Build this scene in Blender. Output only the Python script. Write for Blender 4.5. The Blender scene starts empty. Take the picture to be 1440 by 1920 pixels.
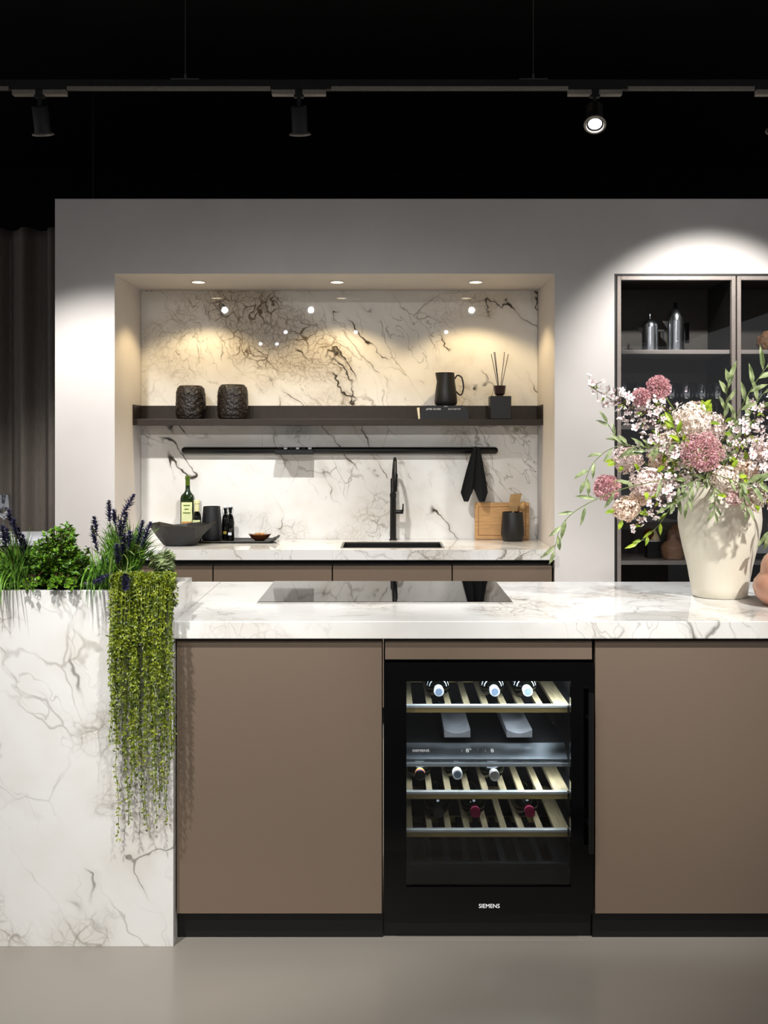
import bpy, bmesh, math, random
from mathutils import Vector, Matrix, noise as mnoise

random.seed(11)
scene = bpy.context.scene
col = scene.collection
PI = math.pi

# ------------------------------------------------------------------ camera, world, exposure
F = 2050.0          # focal length in pixels of the 1440x1920 frame
EYE = 1.425         # eye height, horizon on picture row 830
HOR = 830.0
cam_data = bpy.data.cameras.new('camera')
cam = bpy.data.objects.new('camera', cam_data)
col.objects.link(cam)
cam.location = (0, 0, EYE)
cam.rotation_euler = (PI/2, 0, 0)
cam_data.sensor_fit = 'VERTICAL'
cam_data.sensor_height = 36
cam_data.sensor_width = 27
cam_data.lens = F/1920*36
cam_data.shift_y = -(960-HOR)/1920
cam_data.clip_start = 0.05
scene.camera = cam

world = bpy.data.worlds.new('showroom_ambient')
scene.world = world
world.use_nodes = True
bg = world.node_tree.nodes['Background']
bg.inputs[0].default_value = (0.93, 0.95, 1.0, 1)
bg.inputs[1].default_value = 0.23
scene.view_settings.view_transform = 'Standard'
scene.view_settings.look = 'None'
scene.view_settings.exposure = 0.62
scene.view_settings.gamma = 1.0
scene.view_settings.use_curve_mapping = False

# lamp settings: (x, y, z of the lamp head pivot, aim point, watts, cone degrees, colour)
COOL = (1.0, 0.985, 0.96)
WARM = (1.0, 0.76, 0.42)
BACK_TRACK = [   # track hanging between island and wall
    ((-1.416, 4.5, 2.80), (-1.40, 4.90, 1.8), 88, 84, COOL),
    ((-0.350, 4.5, 2.80), (-0.33, 4.90, 1.8), 78, 84, COOL),
    ((0.867, 4.5, 2.80), (0.74, 3.75, 1.75), 95, 66, (0.93, 0.96, 1.0)),
    ((1.640, 4.5, 2.80), (1.62, 5.14, 2.03), 78, 76, COOL),
]
FRONT_TRACK = [  # track above the visitor, in front of the island
    ((-1.15, 1.75, 2.90), (-0.90, 3.1, 0.85), 150, 48, COOL),
    ((0.15, 1.75, 2.90), (0.05, 3.1, 0.80), 75, 54, COOL),
    ((1.85, 1.75, 2.90), (1.12, 3.5, 1.10), 215, 46, COOL),
]

def at(px, py, Y):
    return Vector(((px-720)*Y/F, Y, EYE-(py-HOR)*Y/F))

# ------------------------------------------------------------------ materials
def lin(c):
    if isinstance(c, str):
        c = tuple(int(c[i:i+2], 16)/255 for i in (0, 2, 4))
    return tuple((v/12.92 if v <= .04045 else ((v+.055)/1.055)**2.4) for v in c)

class NT:
    def __init__(s, name):
        s.m = bpy.data.materials.new(name)
        s.m.use_nodes = True
        s.t = s.m.node_tree
        s.p = s.t.nodes['Principled BSDF']
        s.out = s.t.nodes['Material Output']
    def n(s, typ, **kw):
        nd = s.t.nodes.new(typ)
        for k, v in kw.items():
            setattr(nd, k, v)
        return nd
    def l(s, a, b):
        s.t.links.new(a, b)
    def math(s, op, a, b=None, c=None, clamp=False):
        nd = s.n('ShaderNodeMath', operation=op, use_clamp=clamp)
        for i, v in enumerate((a, b, c)):
            if v is None: continue
            if isinstance(v, (int, float)): nd.inputs[i].default_value = v
            else: s.l(v, nd.inputs[i])
        return nd.outputs[0]
    def maprange(s, v, a, b, c=0., d=1., smooth=True):
        nd = s.n('ShaderNodeMapRange', interpolation_type='SMOOTHSTEP' if smooth else 'LINEAR')
        s.l(v, nd.inputs[0])
        for i, x in enumerate((a, b, c, d)): nd.inputs[i+1].default_value = x
        return nd.outputs[0]
    def mix(s, fac, a, b):
        nd = s.n('ShaderNodeMix', data_type='RGBA')
        if isinstance(fac, (int, float)): nd.inputs[0].default_value = fac
        else: s.l(fac, nd.inputs[0])
        for i, v in ((6, a), (7, b)):
            if isinstance(v, tuple): nd.inputs[i].default_value = (*v[:3], 1)
            else: s.l(v, nd.inputs[i])
        return nd.outputs[2]
    def noise(s, vec, scale, detail=3, rough=.5):
        nd = s.n('ShaderNodeTexNoise')
        nd.inputs['Scale'].default_value = scale
        nd.inputs['Detail'].default_value = detail
        nd.inputs['Roughness'].default_value = rough
        if vec is not None: s.l(vec, nd.inputs['Vector'])
        return nd
    def mapping(s, vec, loc=(0, 0, 0), rot=(0, 0, 0), scale=(1, 1, 1)):
        nd = s.n('ShaderNodeMapping')
        nd.inputs[1].default_value = loc; nd.inputs[2].default_value = rot; nd.inputs[3].default_value = scale
        s.l(vec, nd.inputs[0])
        return nd.outputs[0]
    def coord(s, kind='Object'):
        return s.n('ShaderNodeTexCoord').outputs[kind]
    def pos(s):
        return s.n('ShaderNodeNewGeometry').outputs['Position']

M = {}
def plain(name, color, rough=.5, metal=0., spec=.5, var=.12, vscale=30, bump=0., bscale=200, stretch=None, coat=0., emis=None, estr=0.):
    s = NT(name)
    base = lin(color)
    co = s.coord()
    if stretch: co = s.mapping(co, scale=stretch)
    nz = s.noise(co, vscale)
    dark = tuple(v*(1-var) for v in base); light = tuple(min(1, v*(1+var)) for v in base)
    s.l(s.mix(s.maprange(nz.outputs[0], .3, .7), dark, light), s.p.inputs['Base Color'])
    s.p.inputs['Roughness'].default_value = rough
    s.p.inputs['Metallic'].default_value = metal
    s.p.inputs['Specular IOR Level'].default_value = spec
    s.p.inputs['Coat Weight'].default_value = coat
    if bump:
        b = s.n('ShaderNodeBump'); b.inputs['Strength'].default_value = bump; b.inputs['Distance'].default_value = .01
        s.l(s.noise(co, bscale, 4).outputs[0], b.inputs['Height'])
        s.l(b.outputs[0], s.p.inputs['Normal'])
    if emis:
        s.p.inputs['Emission Color'].default_value = (*lin(emis), 1)
        s.p.inputs['Emission Strength'].default_value = estr
    M[name] = s.m
    return s.m

def marble(name, loc=(0, 0, 0), rough=.07, patch=None, flat=False, amount=1.0):
    """white stone, beige crackle in clouds, thin brown diagonal veins"""
    s = NT(name)
    p = s.pos()
    p0 = s.mapping(p, loc=loc)
    wob = s.noise(p0, 2.2, 4, .6)
    sub = s.n('ShaderNodeVectorMath', operation='SUBTRACT'); s.l(wob.outputs['Color'], sub.inputs[0]); sub.inputs[1].default_value = (.5, .5, .5)
    scl = s.n('ShaderNodeVectorMath', operation='SCALE'); s.l(sub.outputs[0], scl.inputs[0]); scl.inputs['Scale'].default_value = .34
    add = s.n('ShaderNodeVectorMath', operation='ADD'); s.l(p0, add.inputs[0]); s.l(scl.outputs[0], add.inputs[1])
    fine = s.noise(p0, 14, 3, .6)
    sub2 = s.n('ShaderNodeVectorMath', operation='SUBTRACT'); s.l(fine.outputs['Color'], sub2.inputs[0]); sub2.inputs[1].default_value = (.5, .5, .5)
    scl2 = s.n('ShaderNodeVectorMath', operation='SCALE'); s.l(sub2.outputs[0], scl2.inputs[0]); scl2.inputs['Scale'].default_value = .024
    add2 = s.n('ShaderNodeVectorMath', operation='ADD'); s.l(add.outputs[0], add2.inputs[0]); s.l(scl2.outputs[0], add2.inputs[1])
    w = add2.outputs[0]
    # diagonal frame: long cells falling from upper left to lower right
    def slant(deg, sc):
        return s.mapping(s.mapping(w, rot=(0, math.radians(deg), 0)), scale=sc)
    diag = slant(33, (1.0, .6, .40)) if not flat else slant(20, (.5, .8, .5))
    v1 = s.n('ShaderNodeTexVoronoi', feature='DISTANCE_TO_EDGE'); v1.inputs['Scale'].default_value = 5.2; s.l(diag, v1.inputs['Vector'])
    v2 = s.n('ShaderNodeTexVoronoi', feature='DISTANCE_TO_EDGE'); v2.inputs['Scale'].default_value = 13; s.l(w, v2.inputs['Vector'])
    v3 = s.n('ShaderNodeTexVoronoi', feature='DISTANCE_TO_EDGE'); v3.inputs['Scale'].default_value = 27; s.l(w, v3.inputs['Vector'])
    m1 = s.noise(p0, 1.7, 2)
    m2 = s.noise(s.mapping(p0, loc=(7, 3, 1)), 2.4, 3)
    m3 = s.noise(s.mapping(p0, loc=(2, 9, 5)), 5.0, 2)
    l1 = s.math('MULTIPLY', s.maprange(v1.outputs['Distance'], .0, .020, 1, 0), s.maprange(m1.outputs[0], .42, .60))
    pm = s.maprange(m2.outputs[0], .53, .66)
    if patch:
        dv = s.n('ShaderNodeVectorMath', operation='DISTANCE')
        pc, prot, psc = patch
        mp = s.n('ShaderNodeMapping', vector_type='TEXTURE')
        mp.inputs[1].default_value = tuple(a+b for a, b in zip(pc, loc)); mp.inputs[2].default_value = (0, prot, 0); mp.inputs[3].default_value = psc
        s.l(w, mp.inputs[0]); s.l(mp.outputs[0], dv.inputs[0]); dv.inputs[1].default_value = (0, 0, 0)
        reg = s.maprange(dv.outputs['Value'], .55, 1.1, 1, 0)
        pm = s.math('MAXIMUM', s.math('MULTIPLY', pm, .55), s.math('MULTIPLY', reg, 1.35))
    l2 = s.math('MULTIPLY', s.maprange(v2.outputs['Distance'], .0, .07, 1, 0), pm)
    l2b = s.math('MULTIPLY', s.maprange(v3.outputs['Distance'], .0, .10, 1, 0), s.math('MULTIPLY', pm, .55))
    # long dark threads
    nl = s.noise(slant(36, (1.7, .7, .42)) if not flat else slant(15, (.8, 1.2, .6)), 1.9, 2, .5)
    ab = s.math('ABSOLUTE', s.math('SUBTRACT', nl.outputs[0], .5))
    l3 = s.math('MULTIPLY', s.maprange(ab, .0, .0055, 1, 0), s.maprange(m3.outputs[0], .47, .62))
    nl2 = s.noise(s.mapping(slant(28, (1.5, .7, .5)), loc=(3, 5, 2)), 4.2, 3, .55)
    ab2 = s.math('ABSOLUTE', s.math('SUBTRACT', nl2.outputs[0], .5))
    l4 = s.math('MULTIPLY', s.maprange(ab2, .0, .007, 1, 0), s.maprange(m1.outputs[0], .46, .62, 0, .55))
    halo = s.math('MULTIPLY', s.maprange(ab, .0, .04, 1, 0), s.maprange(m3.outputs[0], .40, .65))
    op = s.maprange(s.noise(s.mapping(p0, loc=(4, 4, 8)), 7, 2).outputs[0], .36, .62, .2, 1)
    l1 = s.math('MULTIPLY', l1, op); l2 = s.math('MULTIPLY', l2, op)
    white = lin('eae8e4'); cream = lin('dfdad2')
    cloud = s.noise(p0, 3.2, 4)
    c = s.mix(s.maprange(cloud.outputs[0], .42, .72), white, cream)
    c = s.mix(s.math('MULTIPLY', pm, .40*amount, clamp=True), c, lin('ada08c'))
    c = s.mix(s.math('MULTIPLY', halo, .30*amount, clamp=True), c, lin('b8ad9c'))
    c = s.mix(s.math('MULTIPLY', l2b, .70*amount, clamp=True), c, lin('7d6e5a'))
    c = s.mix(s.math('MULTIPLY', l2, .85*amount, clamp=True), c, lin('6d5f4c'))
    c = s.mix(s.math('MULTIPLY', l1, .75*amount, clamp=True), c, lin('857a6a'))
    c = s.mix(s.math('MULTIPLY', l4, 1.0*amount, clamp=True), c, lin('6f6455'))
    c = s.mix(s.math('MULTIPLY', l3, 1.1*amount, clamp=True), c, lin('383126'))
    s.l(c, s.p.inputs['Base Color'])
    s.p.inputs['Roughness'].default_value = rough
    M[name] = s.m

def glassy(name, tint=(1, 1, 1), ior=1.45, refl=1.0, rough=.0, base=0.):
    s = NT(name)
    tr = s.n('ShaderNodeBsdfTransparent'); tr.inputs[0].default_value = (*tint, 1)
    gl = s.n('ShaderNodeBsdfGlossy'); gl.inputs['Roughness'].default_value = rough; gl.inputs[0].default_value = (1, 1, 1, 1)
    fr = s.n('ShaderNodeFresnel'); fr.inputs[0].default_value = ior
    nz = s.noise(s.coord(), 4)
    fac = s.math('MULTIPLY_ADD', fr.outputs[0], s.maprange(nz.outputs[0], 0, 1, refl*.97, refl), base, clamp=True)
    mx = s.n('ShaderNodeMixShader')
    s.l(fac, mx.inputs[0]); s.l(tr.outputs[0], mx.inputs[1]); s.l(gl.outputs[0], mx.inputs[2])
    s.l(mx.outputs[0], s.out.inputs[0])
    M[name] = s.m

def petal(name, center, edge, r0, r1):
    s = NT(name)
    ln = s.n('ShaderNodeVectorMath', operation='LENGTH'); s.l(s.coord(), ln.inputs[0])
    nz = s.noise(s.coord(), 160)
    d = s.math('ADD', ln.outputs['Value'], s.math('MULTIPLY', s.math('SUBTRACT', nz.outputs[0], .5), (r1-r0)*1.6))
    s.l(s.mix(s.maprange(d, r0, r1), lin(center), lin(edge)), s.p.inputs['Base Color'])
    s.p.inputs['Roughness'].default_value = .6
    M[name] = s.m

def leafmat(name, a, b, scale=60, rough=.42):
    s = NT(name)
    nz = s.noise(s.pos(), scale, 2)
    s.l(s.mix(s.maprange(nz.outputs[0], .35, .65), lin(a), lin(b)), s.p.inputs['Base Color'])
    s.p.inputs['Roughness'].default_value = rough
    M[name] = s.m

def emit(name, color, strength):
    s = NT(name)
    nz = s.noise(s.coord(), 20)
    s.p.inputs['Base Color'].default_value = (*lin(color), 1)
    s.l(s.mix(s.maprange(nz.outputs[0], 0, 1), tuple(v*.95 for v in lin(color)), lin(color)), s.p.inputs['Emission Color'])
    s.p.inputs['Emission Strength'].default_value = strength
    M[name] = s.m

marble('marble_splash', (0.3, 0, .4), .012, patch=((-.62, 6.08, 2.02), math.radians(32), (.52, 1, .24)), amount=1.0)
marble('marble_planter', (3.1, 1, 2.2), .12, amount=.58)
marble('marble_island', (5.4, 2.2, .3), .06, flat=True, amount=.62)
marble('marble_counter', (8.1, .6, 1.7), .06, flat=True, amount=.65)
plain('plaster', 'd8d2cd', .62, var=.03, vscale=3)
plain('bronze', '867464', .36, metal=.35, var=.04, vscale=500)
plain('black_void', '050505', .85, var=.3, vscale=4, spec=.15)
plain('plinth', '040404', .55, var=.2)
plain('black_metal', '030303', .4, metal=.0, var=.2)
plain('track_black', '1d1c1b', .5, var=.2)
plain('track_edge', '9a9186', .35, metal=.1, var=.2, vscale=200)
plain('wire_steel', '8a8680', .35, metal=.8)
plain('black_gloss', '020203', .04, var=.1)
plain('black_glass', '020203', .03, var=.1)
plain('hob_edge', 'c9c6c0', .25, metal=.8)
plain('black_ceramic', '080808', .42, var=.15)
plain('charcoal', '141518', .45, var=.12)
plain('bowl_black', '0f0e0e', .5, var=.2, vscale=60)
plain('fabric_black', '040506', .9, var=.2, vscale=400, bump=.3, bscale=700)
plain('curtain_cloth', '746b63', .85, var=.15, vscale=300, stretch=(1, 1, .05), bump=.2, bscale=500)
plain('rail_grey', '99948c', .5)
plain('shelf_bronze', '2e2620', .4, metal=.45, var=.08)
plain('cab_frame', '9a8f88', .38, metal=.4, var=.06)
plain('cab_dark', '1b1815', .5, var=.1)
plain('cab_inner', '3d3832', .55, var=.06)
plain('cab_shelf', 'a39a94', .4, metal=.2, var=.08, vscale=200)
plain('chrome', 'e6eaee', .2, metal=1., var=.02)
plain('steel', 'c4cbce', .3, metal=.55, var=.04, vscale=60, stretch=(.1, 4, 4))
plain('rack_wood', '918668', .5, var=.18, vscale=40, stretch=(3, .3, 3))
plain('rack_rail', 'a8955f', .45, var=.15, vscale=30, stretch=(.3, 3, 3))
plain('support_grey', '8c8f92', .45, var=.08)
plain('panel_steel', '8d959a', .3, metal=.8, var=.05)
plain('rack_shaded', '14181f', .4, var=.15)  # lowest cooler rack: shade of the unlit bottom zone put into its colour
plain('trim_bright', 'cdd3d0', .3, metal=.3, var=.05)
plain('cavity', '07080b', .5, var=.2)
plain('bottle_dark', '040604', .06, var=.1)
plain('capsule_white', 'd8dde2', .3, var=.04)
plain('capsule_grey', '9c9a96', .3, metal=.5, var=.05)
plain('capsule_magenta', '7c1038', .25, metal=.6, var=.1)
plain('capsule_black', '0c0b0d', .25, var=.1)
plain('capsule_yellow', 'b5a23a', .35, var=.1)
plain('capsule_pink', 'a04a60', .35, var=.1)
plain('label_white', 'cfd6dc', .5, var=.05)
plain('label_blue', '6d7e93', .5, var=.1)
plain('lettering_white', 'f2f2f2', .5, var=.02, emis='ffffff', estr=.25)
plain('print_white', 'e8e8e8', .6, var=.02)
plain('printed_page', 'e6d9b8', .7, var=.05)
plain('book_black', '06070a', .35, var=.15)
plain('cork_vase', '150c07', .38, var=.45, vscale=50, bump=1., bscale=60)
plain('amber_brown', '2c0f08', .2, var=.3)
plain('reed', '0d0805', .6)
plain('olive_glass', '16240a', .05, var=.25)
plain('olive_neck', '4f6a14', .12, var=.2)
plain('label_green', 'd6dca6', .5, var=.08)
plain('cap_cream', 'dcdba8', .45, var=.05)
plain('board_wood', 'c79a66', .5, var=.14, vscale=14, stretch=(1, 3, 12))
plain('groove_wood', '9c7145', .55, var=.12)
plain('spoon_wood', 'a98656', .5, var=.15, vscale=30)
plain('dish_brown', '5a2d12', .35, var=.2)
plain('nut', 'b5824a', .5, var=.3, vscale=60)
plain('vase_cream', 'dcd5c3', .45, var=.03, vscale=6, bump=.05, bscale=40)
plain('peach_glaze', 'd19a80', .22, var=.06, vscale=5)
plain('pottery', '9c7458', .5, var=.2, vscale=20, stretch=(1, 1, 6))
plain('pottery_dark', '7b5230', .5, var=.2, vscale=20)
plain('ornament_brown', '6b4a2c', .7, var=.5, vscale=60, bump=1., bscale=60)
plain('carton_white', 'dfe0e4', .5, var=.03)
plain('beige', 'c7b48c', .5, var=.1)
plain('soil', '0b0a06', .95, var=.4)
plain('stem_green', '5c6b2c', .55, var=.2)
plain('stem_brown', '4a2c22', .6, var=.2)
plain('sink_black', '0d0d0e', .35)
plain('sink_rim', '77736c', .35, metal=.5)
plain('trough_black', '070707', .7)
emit('lamp_lens', 'f4f6ff', 30)
emit('lamp_dim', 'f4f6ff', 22)
emit('down_lens', 'ffe9c4', 9)
emit('strip_led', 'dcecff', 6)
glassy('pane', (.97, .97, .97), 1.45)
glassy('stemware', (.90, .92, .95), 1.7, 3.0, .035, .14)
glassy('tumbler', (.96, .97, .98), 1.5, 1.2)
petal('blossom_white', 'c2506a', 'faf0ec', .0005, .0060)
petal('hydrangea_cream', 'd2a184', 'f6e8da', .004, .035)
petal('hydrangea_peach', 'c98d58', 'f3dcc8', .004, .032)
petal('hydrangea_pink', 'd08d8c', 'f5e2db', .004, .035)
leafmat('sedum_pink', 'c07f88', 'eec6c6', 220, .7)
leafmat('sedum_green', '8f9a3a', 'c2c060')
leafmat('leaf_willow', '5c6a40', '9ca878', 40)
leafmat('leaf_bright', '6f8a1c', 'a3b832', 40)
leafmat('leaf_box', '2c5210', '6b9620', 70)
leafmat('leaf_grass', '2e5218', '6a9430', 40)
leafmat('leaf_sage', '5a6b3c', '93a06e', 60)
leafmat('leaf_vine', '44560c', '838f1c', 60)
leafmat('lavender_blue', '1b1a36', '47446e', 120, .7)
s = NT('floor_resin')
nz = s.noise(s.pos(), .9, 4)
s.l(s.mix(s.maprange(nz.outputs[0], .3, .7), lin('878178'), lin('8e887f')), s.p.inputs['Base Color'])
cr = s.n('ShaderNodeTexVoronoi', feature='DISTANCE_TO_EDGE'); cr.inputs['Scale'].default_value = 3; s.l(s.mapping(s.pos(), scale=(1.6, .5, 1)), cr.inputs['Vector'])
s.l(s.maprange(nz.outputs[0], .3, .7, .2, .27), s.p.inputs['Roughness'])
M['floor_resin'] = s.m

# ------------------------------------------------------------------ mesh builder
def wl(o):
    v = Vector((0, 0, 0))
    while o is not None:
        v += o.location; o = o.parent
    return v

class MB:
    def __init__(s): s.v = []; s.f = []
    def add(s, vs, fs):
        b = len(s.v); s.v += [Vector(v) for v in vs]; s.f += [tuple(i+b for i in f) for f in fs]; return s
    def box(s, x0, x1, y0, y1, z0, z1):
        return s.add([(x0,y0,z0),(x1,y0,z0),(x1,y1,z0),(x0,y1,z0),(x0,y0,z1),(x1,y0,z1),(x1,y1,z1),(x0,y1,z1)],
                     [(0,3,2,1),(4,5,6,7),(0,1,5,4),(1,2,6,5),(2,3,7,6),(3,0,4,7)])
    def lathe(s, prof, o=(0,0,0), axis=(0,0,1), seg=32, cap0=True, cap1=True):
        o = Vector(o); a = Vector(axis).normalized()
        u = a.orthogonal().normalized(); 
        if abs(a.z) > .99: u = Vector((1,0,0))
        w = a.cross(u)
        b = len(s.v); n = len(prof)
        for r, h in prof:
            for k in range(seg):
                t = 2*PI*k/seg
                s.v.append(o + a*h + (u*math.cos(t)+w*math.sin(t))*r)
        for i in range(n-1):
            for k in range(seg):
                k2 = (k+1) % seg
                s.f.append((b+i*seg+k, b+i*seg+k2, b+(i+1)*seg+k2, b+(i+1)*seg+k))
        if cap0: s.f.append(tuple(b+k for k in reversed(range(seg))))
        if cap1: s.f.append(tuple(b+(n-1)*seg+k for k in range(seg)))
        return s
    def tube(s, pts, rad, seg=6):
        pts = [Vector(p) for p in pts]; n = len(pts)
        if isinstance(rad, (int, float)): rad = [rad]*n
        tang = []
        for i in range(n):
            t = pts[min(i+1, n-1)]-pts[max(i-1, 0)]
            tang.append(t.normalized() if t.length > 1e-9 else Vector((0,0,1)))
        u = tang[0].orthogonal().normalized(); b = len(s.v)
        for i in range(n):
            u = (u - tang[i]*u.dot(tang[i]))
            u = u.normalized() if u.length > 1e-6 else tang[i].orthogonal().normalized()
            w = tang[i].cross(u)
            for k in range(seg):
                t = 2*PI*k/seg
                s.v.append(pts[i]+(u*math.cos(t)+w*math.sin(t))*rad[i])
        for i in range(n-1):
            for k in range(seg):
                k2 = (k+1) % seg
                s.f.append((b+i*seg+k, b+i*seg+k2, b+(i+1)*seg+k2, b+(i+1)*seg+k))
        s.f.append(tuple(b+k for k in reversed(range(seg)))); s.f.append(tuple(b+(n-1)*seg+k for k in range(seg)))
        return s
    def leaf(s, base, d, nrm, L, W, curl=.15, fold=.18):
        """pointed leaf: two sections with a folded midrib"""
        base = Vector(base); d = Vector(d).normalized(); nrm = Vector(nrm)
        sd = d.cross(nrm)
        if sd.length < 1e-4: sd = d.orthogonal()
        sd.normalize(); nn = sd.cross(d).normalized()
        c1 = base+d*L*.35+nn*L*curl*.3; c2 = base+d*L*.7+nn*L*curl*.1
        tip = base+d*L-nn*L*curl*.6
        up = nn*W*fold
        return s.add([base, c1-sd*W*.5+up, c1, c1+sd*W*.5+up, c2-sd*W*.4+up, c2, c2+sd*W*.4+up, tip],
                     [(0,2,1),(0,3,2),(1,2,5,4),(2,3,6,5),(4,5,7),(5,6,7)])
    def leaf4(s, base, d, nrm, L, W):
        base = Vector(base); d = Vector(d).normalized()
        sd = d.cross(Vector(nrm))
        if sd.length < 1e-4: sd = d.orthogonal()
        sd.normalize(); nn = sd.cross(d)
        c = base+d*L*.5
        return s.add([base, c-sd*W*.5+nn*W*.15, c, c+sd*W*.5+nn*W*.15, base+d*L-nn*L*.12], [(0,2,1),(0,3,2),(1,2,4),(2,3,4)])
    def blade(s, pts, W):
        pts = [Vector(p) for p in pts]; n = len(pts); b = len(s.v)
        sd = (pts[-1]-pts[0]).cross(Vector((random.uniform(-1,1), random.uniform(-1,.2), .3)))
        sd = sd.normalized() if sd.length > 1e-6 else Vector((1,0,0))
        for i, p in enumerate(pts):
            t = i/(n-1); w = W*(1-t**2.2)*(.5+.5*min(1, t*4))*.5+.0002
            s.v += [p-sd*w, p+sd*w]
        for i in range(n-1): s.f.append((b+2*i, b+2*i+1, b+2*i+3, b+2*i+2))
        return s
    def mesh(s, name, origin=Vector((0,0,0)), smooth=None):
        me = bpy.data.meshes.new(name)
        me.from_pydata([tuple(v-origin) for v in s.v], [], s.f)
        me.update()
        if smooth is not None:
            for p in me.polygons: p.use_smooth = True
            me.set_sharp_from_angle(angle=math.radians(smooth))
        return me
    def build(s, name, mat, parent=None, origin=None, smooth=None, bevel=0., solid=0.):
        if parent is not None: org = wl(parent)
        else: org = Vector(origin) if origin is not None else Vector((0,0,0))
        me = s.mesh(name, org, smooth)
        if mat: me.materials.append(M[mat])
        o = bpy.data.objects.new(name, me); col.objects.link(o)
        if parent is not None: o.parent = parent
        else: o.location = org
        if solid:
            md = o.modifiers.new('solid', 'SOLIDIFY'); md.thickness = solid; md.offset = 0
        if bevel:
            md = o.modifiers.new('bevel', 'BEVEL'); md.width = bevel; md.segments = 2; md.limit_method = 'ANGLE'
        return o

def B(x0, x1, y0, y1, z0, z1): return MB().box(x0, x1, y0, y1, z0, z1)
def thing(name, label, cat, loc=(0,0,0), group=None):
    o = bpy.data.objects.new(name, None); col.objects.link(o); o.location = loc; o.empty_display_size = .05
    return tag(o, label, cat, group)
def tag(o, label, cat, group=None):
    o['label'] = label; o['category'] = cat
    if group: o['group'] = group
    return o
def struct(name, mb, mat, bevel=0.):
    o = mb.build(name, mat, bevel=bevel); o['kind'] = 'structure'; return o
def clone(o, parent=None):
    c = o.copy(); col.objects.link(c); c.parent = parent
    for ch in o.children: clone(ch, c)
    return c
def text(name, s, size, loc, mat, parent, extrude=.0004, rot=(PI/2, 0, 0), sx=1.0):
    cu = bpy.data.curves.new('t', 'FONT'); cu.body = s; cu.size = size; cu.extrude = extrude; cu.align_x = 'CENTER'; cu.align_y = 'CENTER'
    to = bpy.data.objects.new('t', cu); col.objects.link(to)
    dg = bpy.context.evaluated_depsgraph_get()
    me = bpy.data.meshes.new_from_object(to.evaluated_get(dg))
    bpy.data.objects.remove(to); bpy.data.curves.remove(cu)
    me.transform(Matrix.Diagonal((sx, 1, 1, 1)))
    me.materials.clear(); me.materials.append(M[mat]); me.name = name
    o = bpy.data.objects.new(name, me); col.objects.link(o)
    o.parent = parent; o.location = Vector(loc)-wl(parent); o.rotation_euler = rot
    return o
def crv(pts, n=24):
    pts = [Vector(p) for p in pts]; out = []
    q = [pts[0]*2-pts[1]]+pts+[pts[-1]*2-pts[-2]]
    segs = len(pts)-1
    for i in range(n+1):
        t = i/n*segs; k = min(int(t), segs-1); t -= k
        a, b, c, d = q[k:k+4]
        out.append(.5*((2*b)+(c-a)*t+(2*a-5*b+4*c-d)*t*t+(3*b-a-3*c+d)*t**3))
    return out
def rv(k=1.): return Vector((random.gauss(0,1), random.gauss(0,1), random.gauss(0,1))).normalized()*k

# ------------------------------------------------------------------ lamps
def aim_light(name, kind, loc, target, power, color, parent=None, cone=60, blend=.3, radius=.03, size=None):
    ld = bpy.data.lights.new(name, kind); ld.energy = power; ld.color = color
    if kind == 'SPOT': ld.spot_size = math.radians(cone); ld.spot_blend = blend; ld.shadow_soft_size = radius
    if kind == 'AREA': ld.shape = 'RECTANGLE'; ld.size, ld.size_y = size
    o = bpy.data.objects.new(name, ld); col.objects.link(o)
    d = Vector(target)-Vector(loc)
    o.rotation_euler = d.to_track_quat('-Z', 'Y').to_euler()
    if parent is not None: o.parent = parent; o.location = Vector(loc)-wl(parent)
    else: o.location = loc
    return o

def track_light(pivot, target, power, cone, color, label, group, lens='lamp_lens', light=True, adapter=True):
    p = Vector(pivot); d = (Vector(target)-p).normalized()
    r = thing('track_spotlight', label, 'spotlight', p, group)
    ztrack = p.z+.075
    if adapter:
        for s in (-1, 1):
            B(p.x+s*.063-.048, p.x+s*.063+.048, p.y-.017, p.y+.017, ztrack-.022, ztrack).build('adapter', 'track_edge' if light else 'track_black', r, bevel=.003)
        B(p.x-.02, p.x+.02, p.y-.014, p.y+.014, ztrack-.03, ztrack).build('swivel_base', 'track_black', r)
    MB().tube([p+Vector((0,0,.05)), p+Vector((0,0,.0))], .008, 10).build('swivel_stem', 'track_black', r, smooth=40)
    h = MB().lathe([(.028, -.012), (.033, -.006), (.033, .092), (.034, .1), (.027, .1), (.024, .08)], p, d, 32, cap1=False).build('lamp_head', 'track_black', r, smooth=40)
    MB().lathe([(.0335, .094), (.045, .1), (.045, .106), (.036, .108), (.034, .1)], p, d, 32, False, False).build('rim', 'track_edge', h, smooth=40)
    MB().lathe([(.001, .096), (.032, .096)], p, d, 28, False, False).build('lens', lens, h)
    if light:
        aim_light('spot_beam', 'SPOT', p+d*.115, p+d*2, power, color, r, cone, .6, .028)
    return r

# ------------------------------------------------------------------ setting
CEIL = 3.45
struct('floor', B(-6, 6, -12, 8.2, -.06, 0), 'floor_resin')
struct('ceiling', B(-6, 6, -12, 8.2, CEIL, CEIL+.06), 'black_void')
struct('wall_far', B(-6, 6, 8.1, 8.2, 0, CEIL), 'black_void')
WY = 5.48; WB = 6.10; SX0, SX1 = -1.350, .855; NZ = 2.272; TOPZ = 2.647; PX0 = -1.649
CX0, CX1 = 1.155, 2.38
w = MB()
w.box(PX0, SX0, WY, WB+.05, 0, NZ)                      # left pier
w.box(SX1, CX0, WY, WB+.05, 0, NZ)                      # pier between niche and cabinet
w.box(CX1, 3.4, WY, WB+.05, 0, NZ)                      # right pier
w.box(PX0, 3.4, WY, WB+.05, NZ, TOPZ)                   # header
w.box(SX0, SX1, WB, WB+.05, 0, NZ)                      # back of niche
w.box(CX0, CX1, WB, WB+.05, 0, NZ)
struct('wall_back', w, 'plaster')

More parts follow.
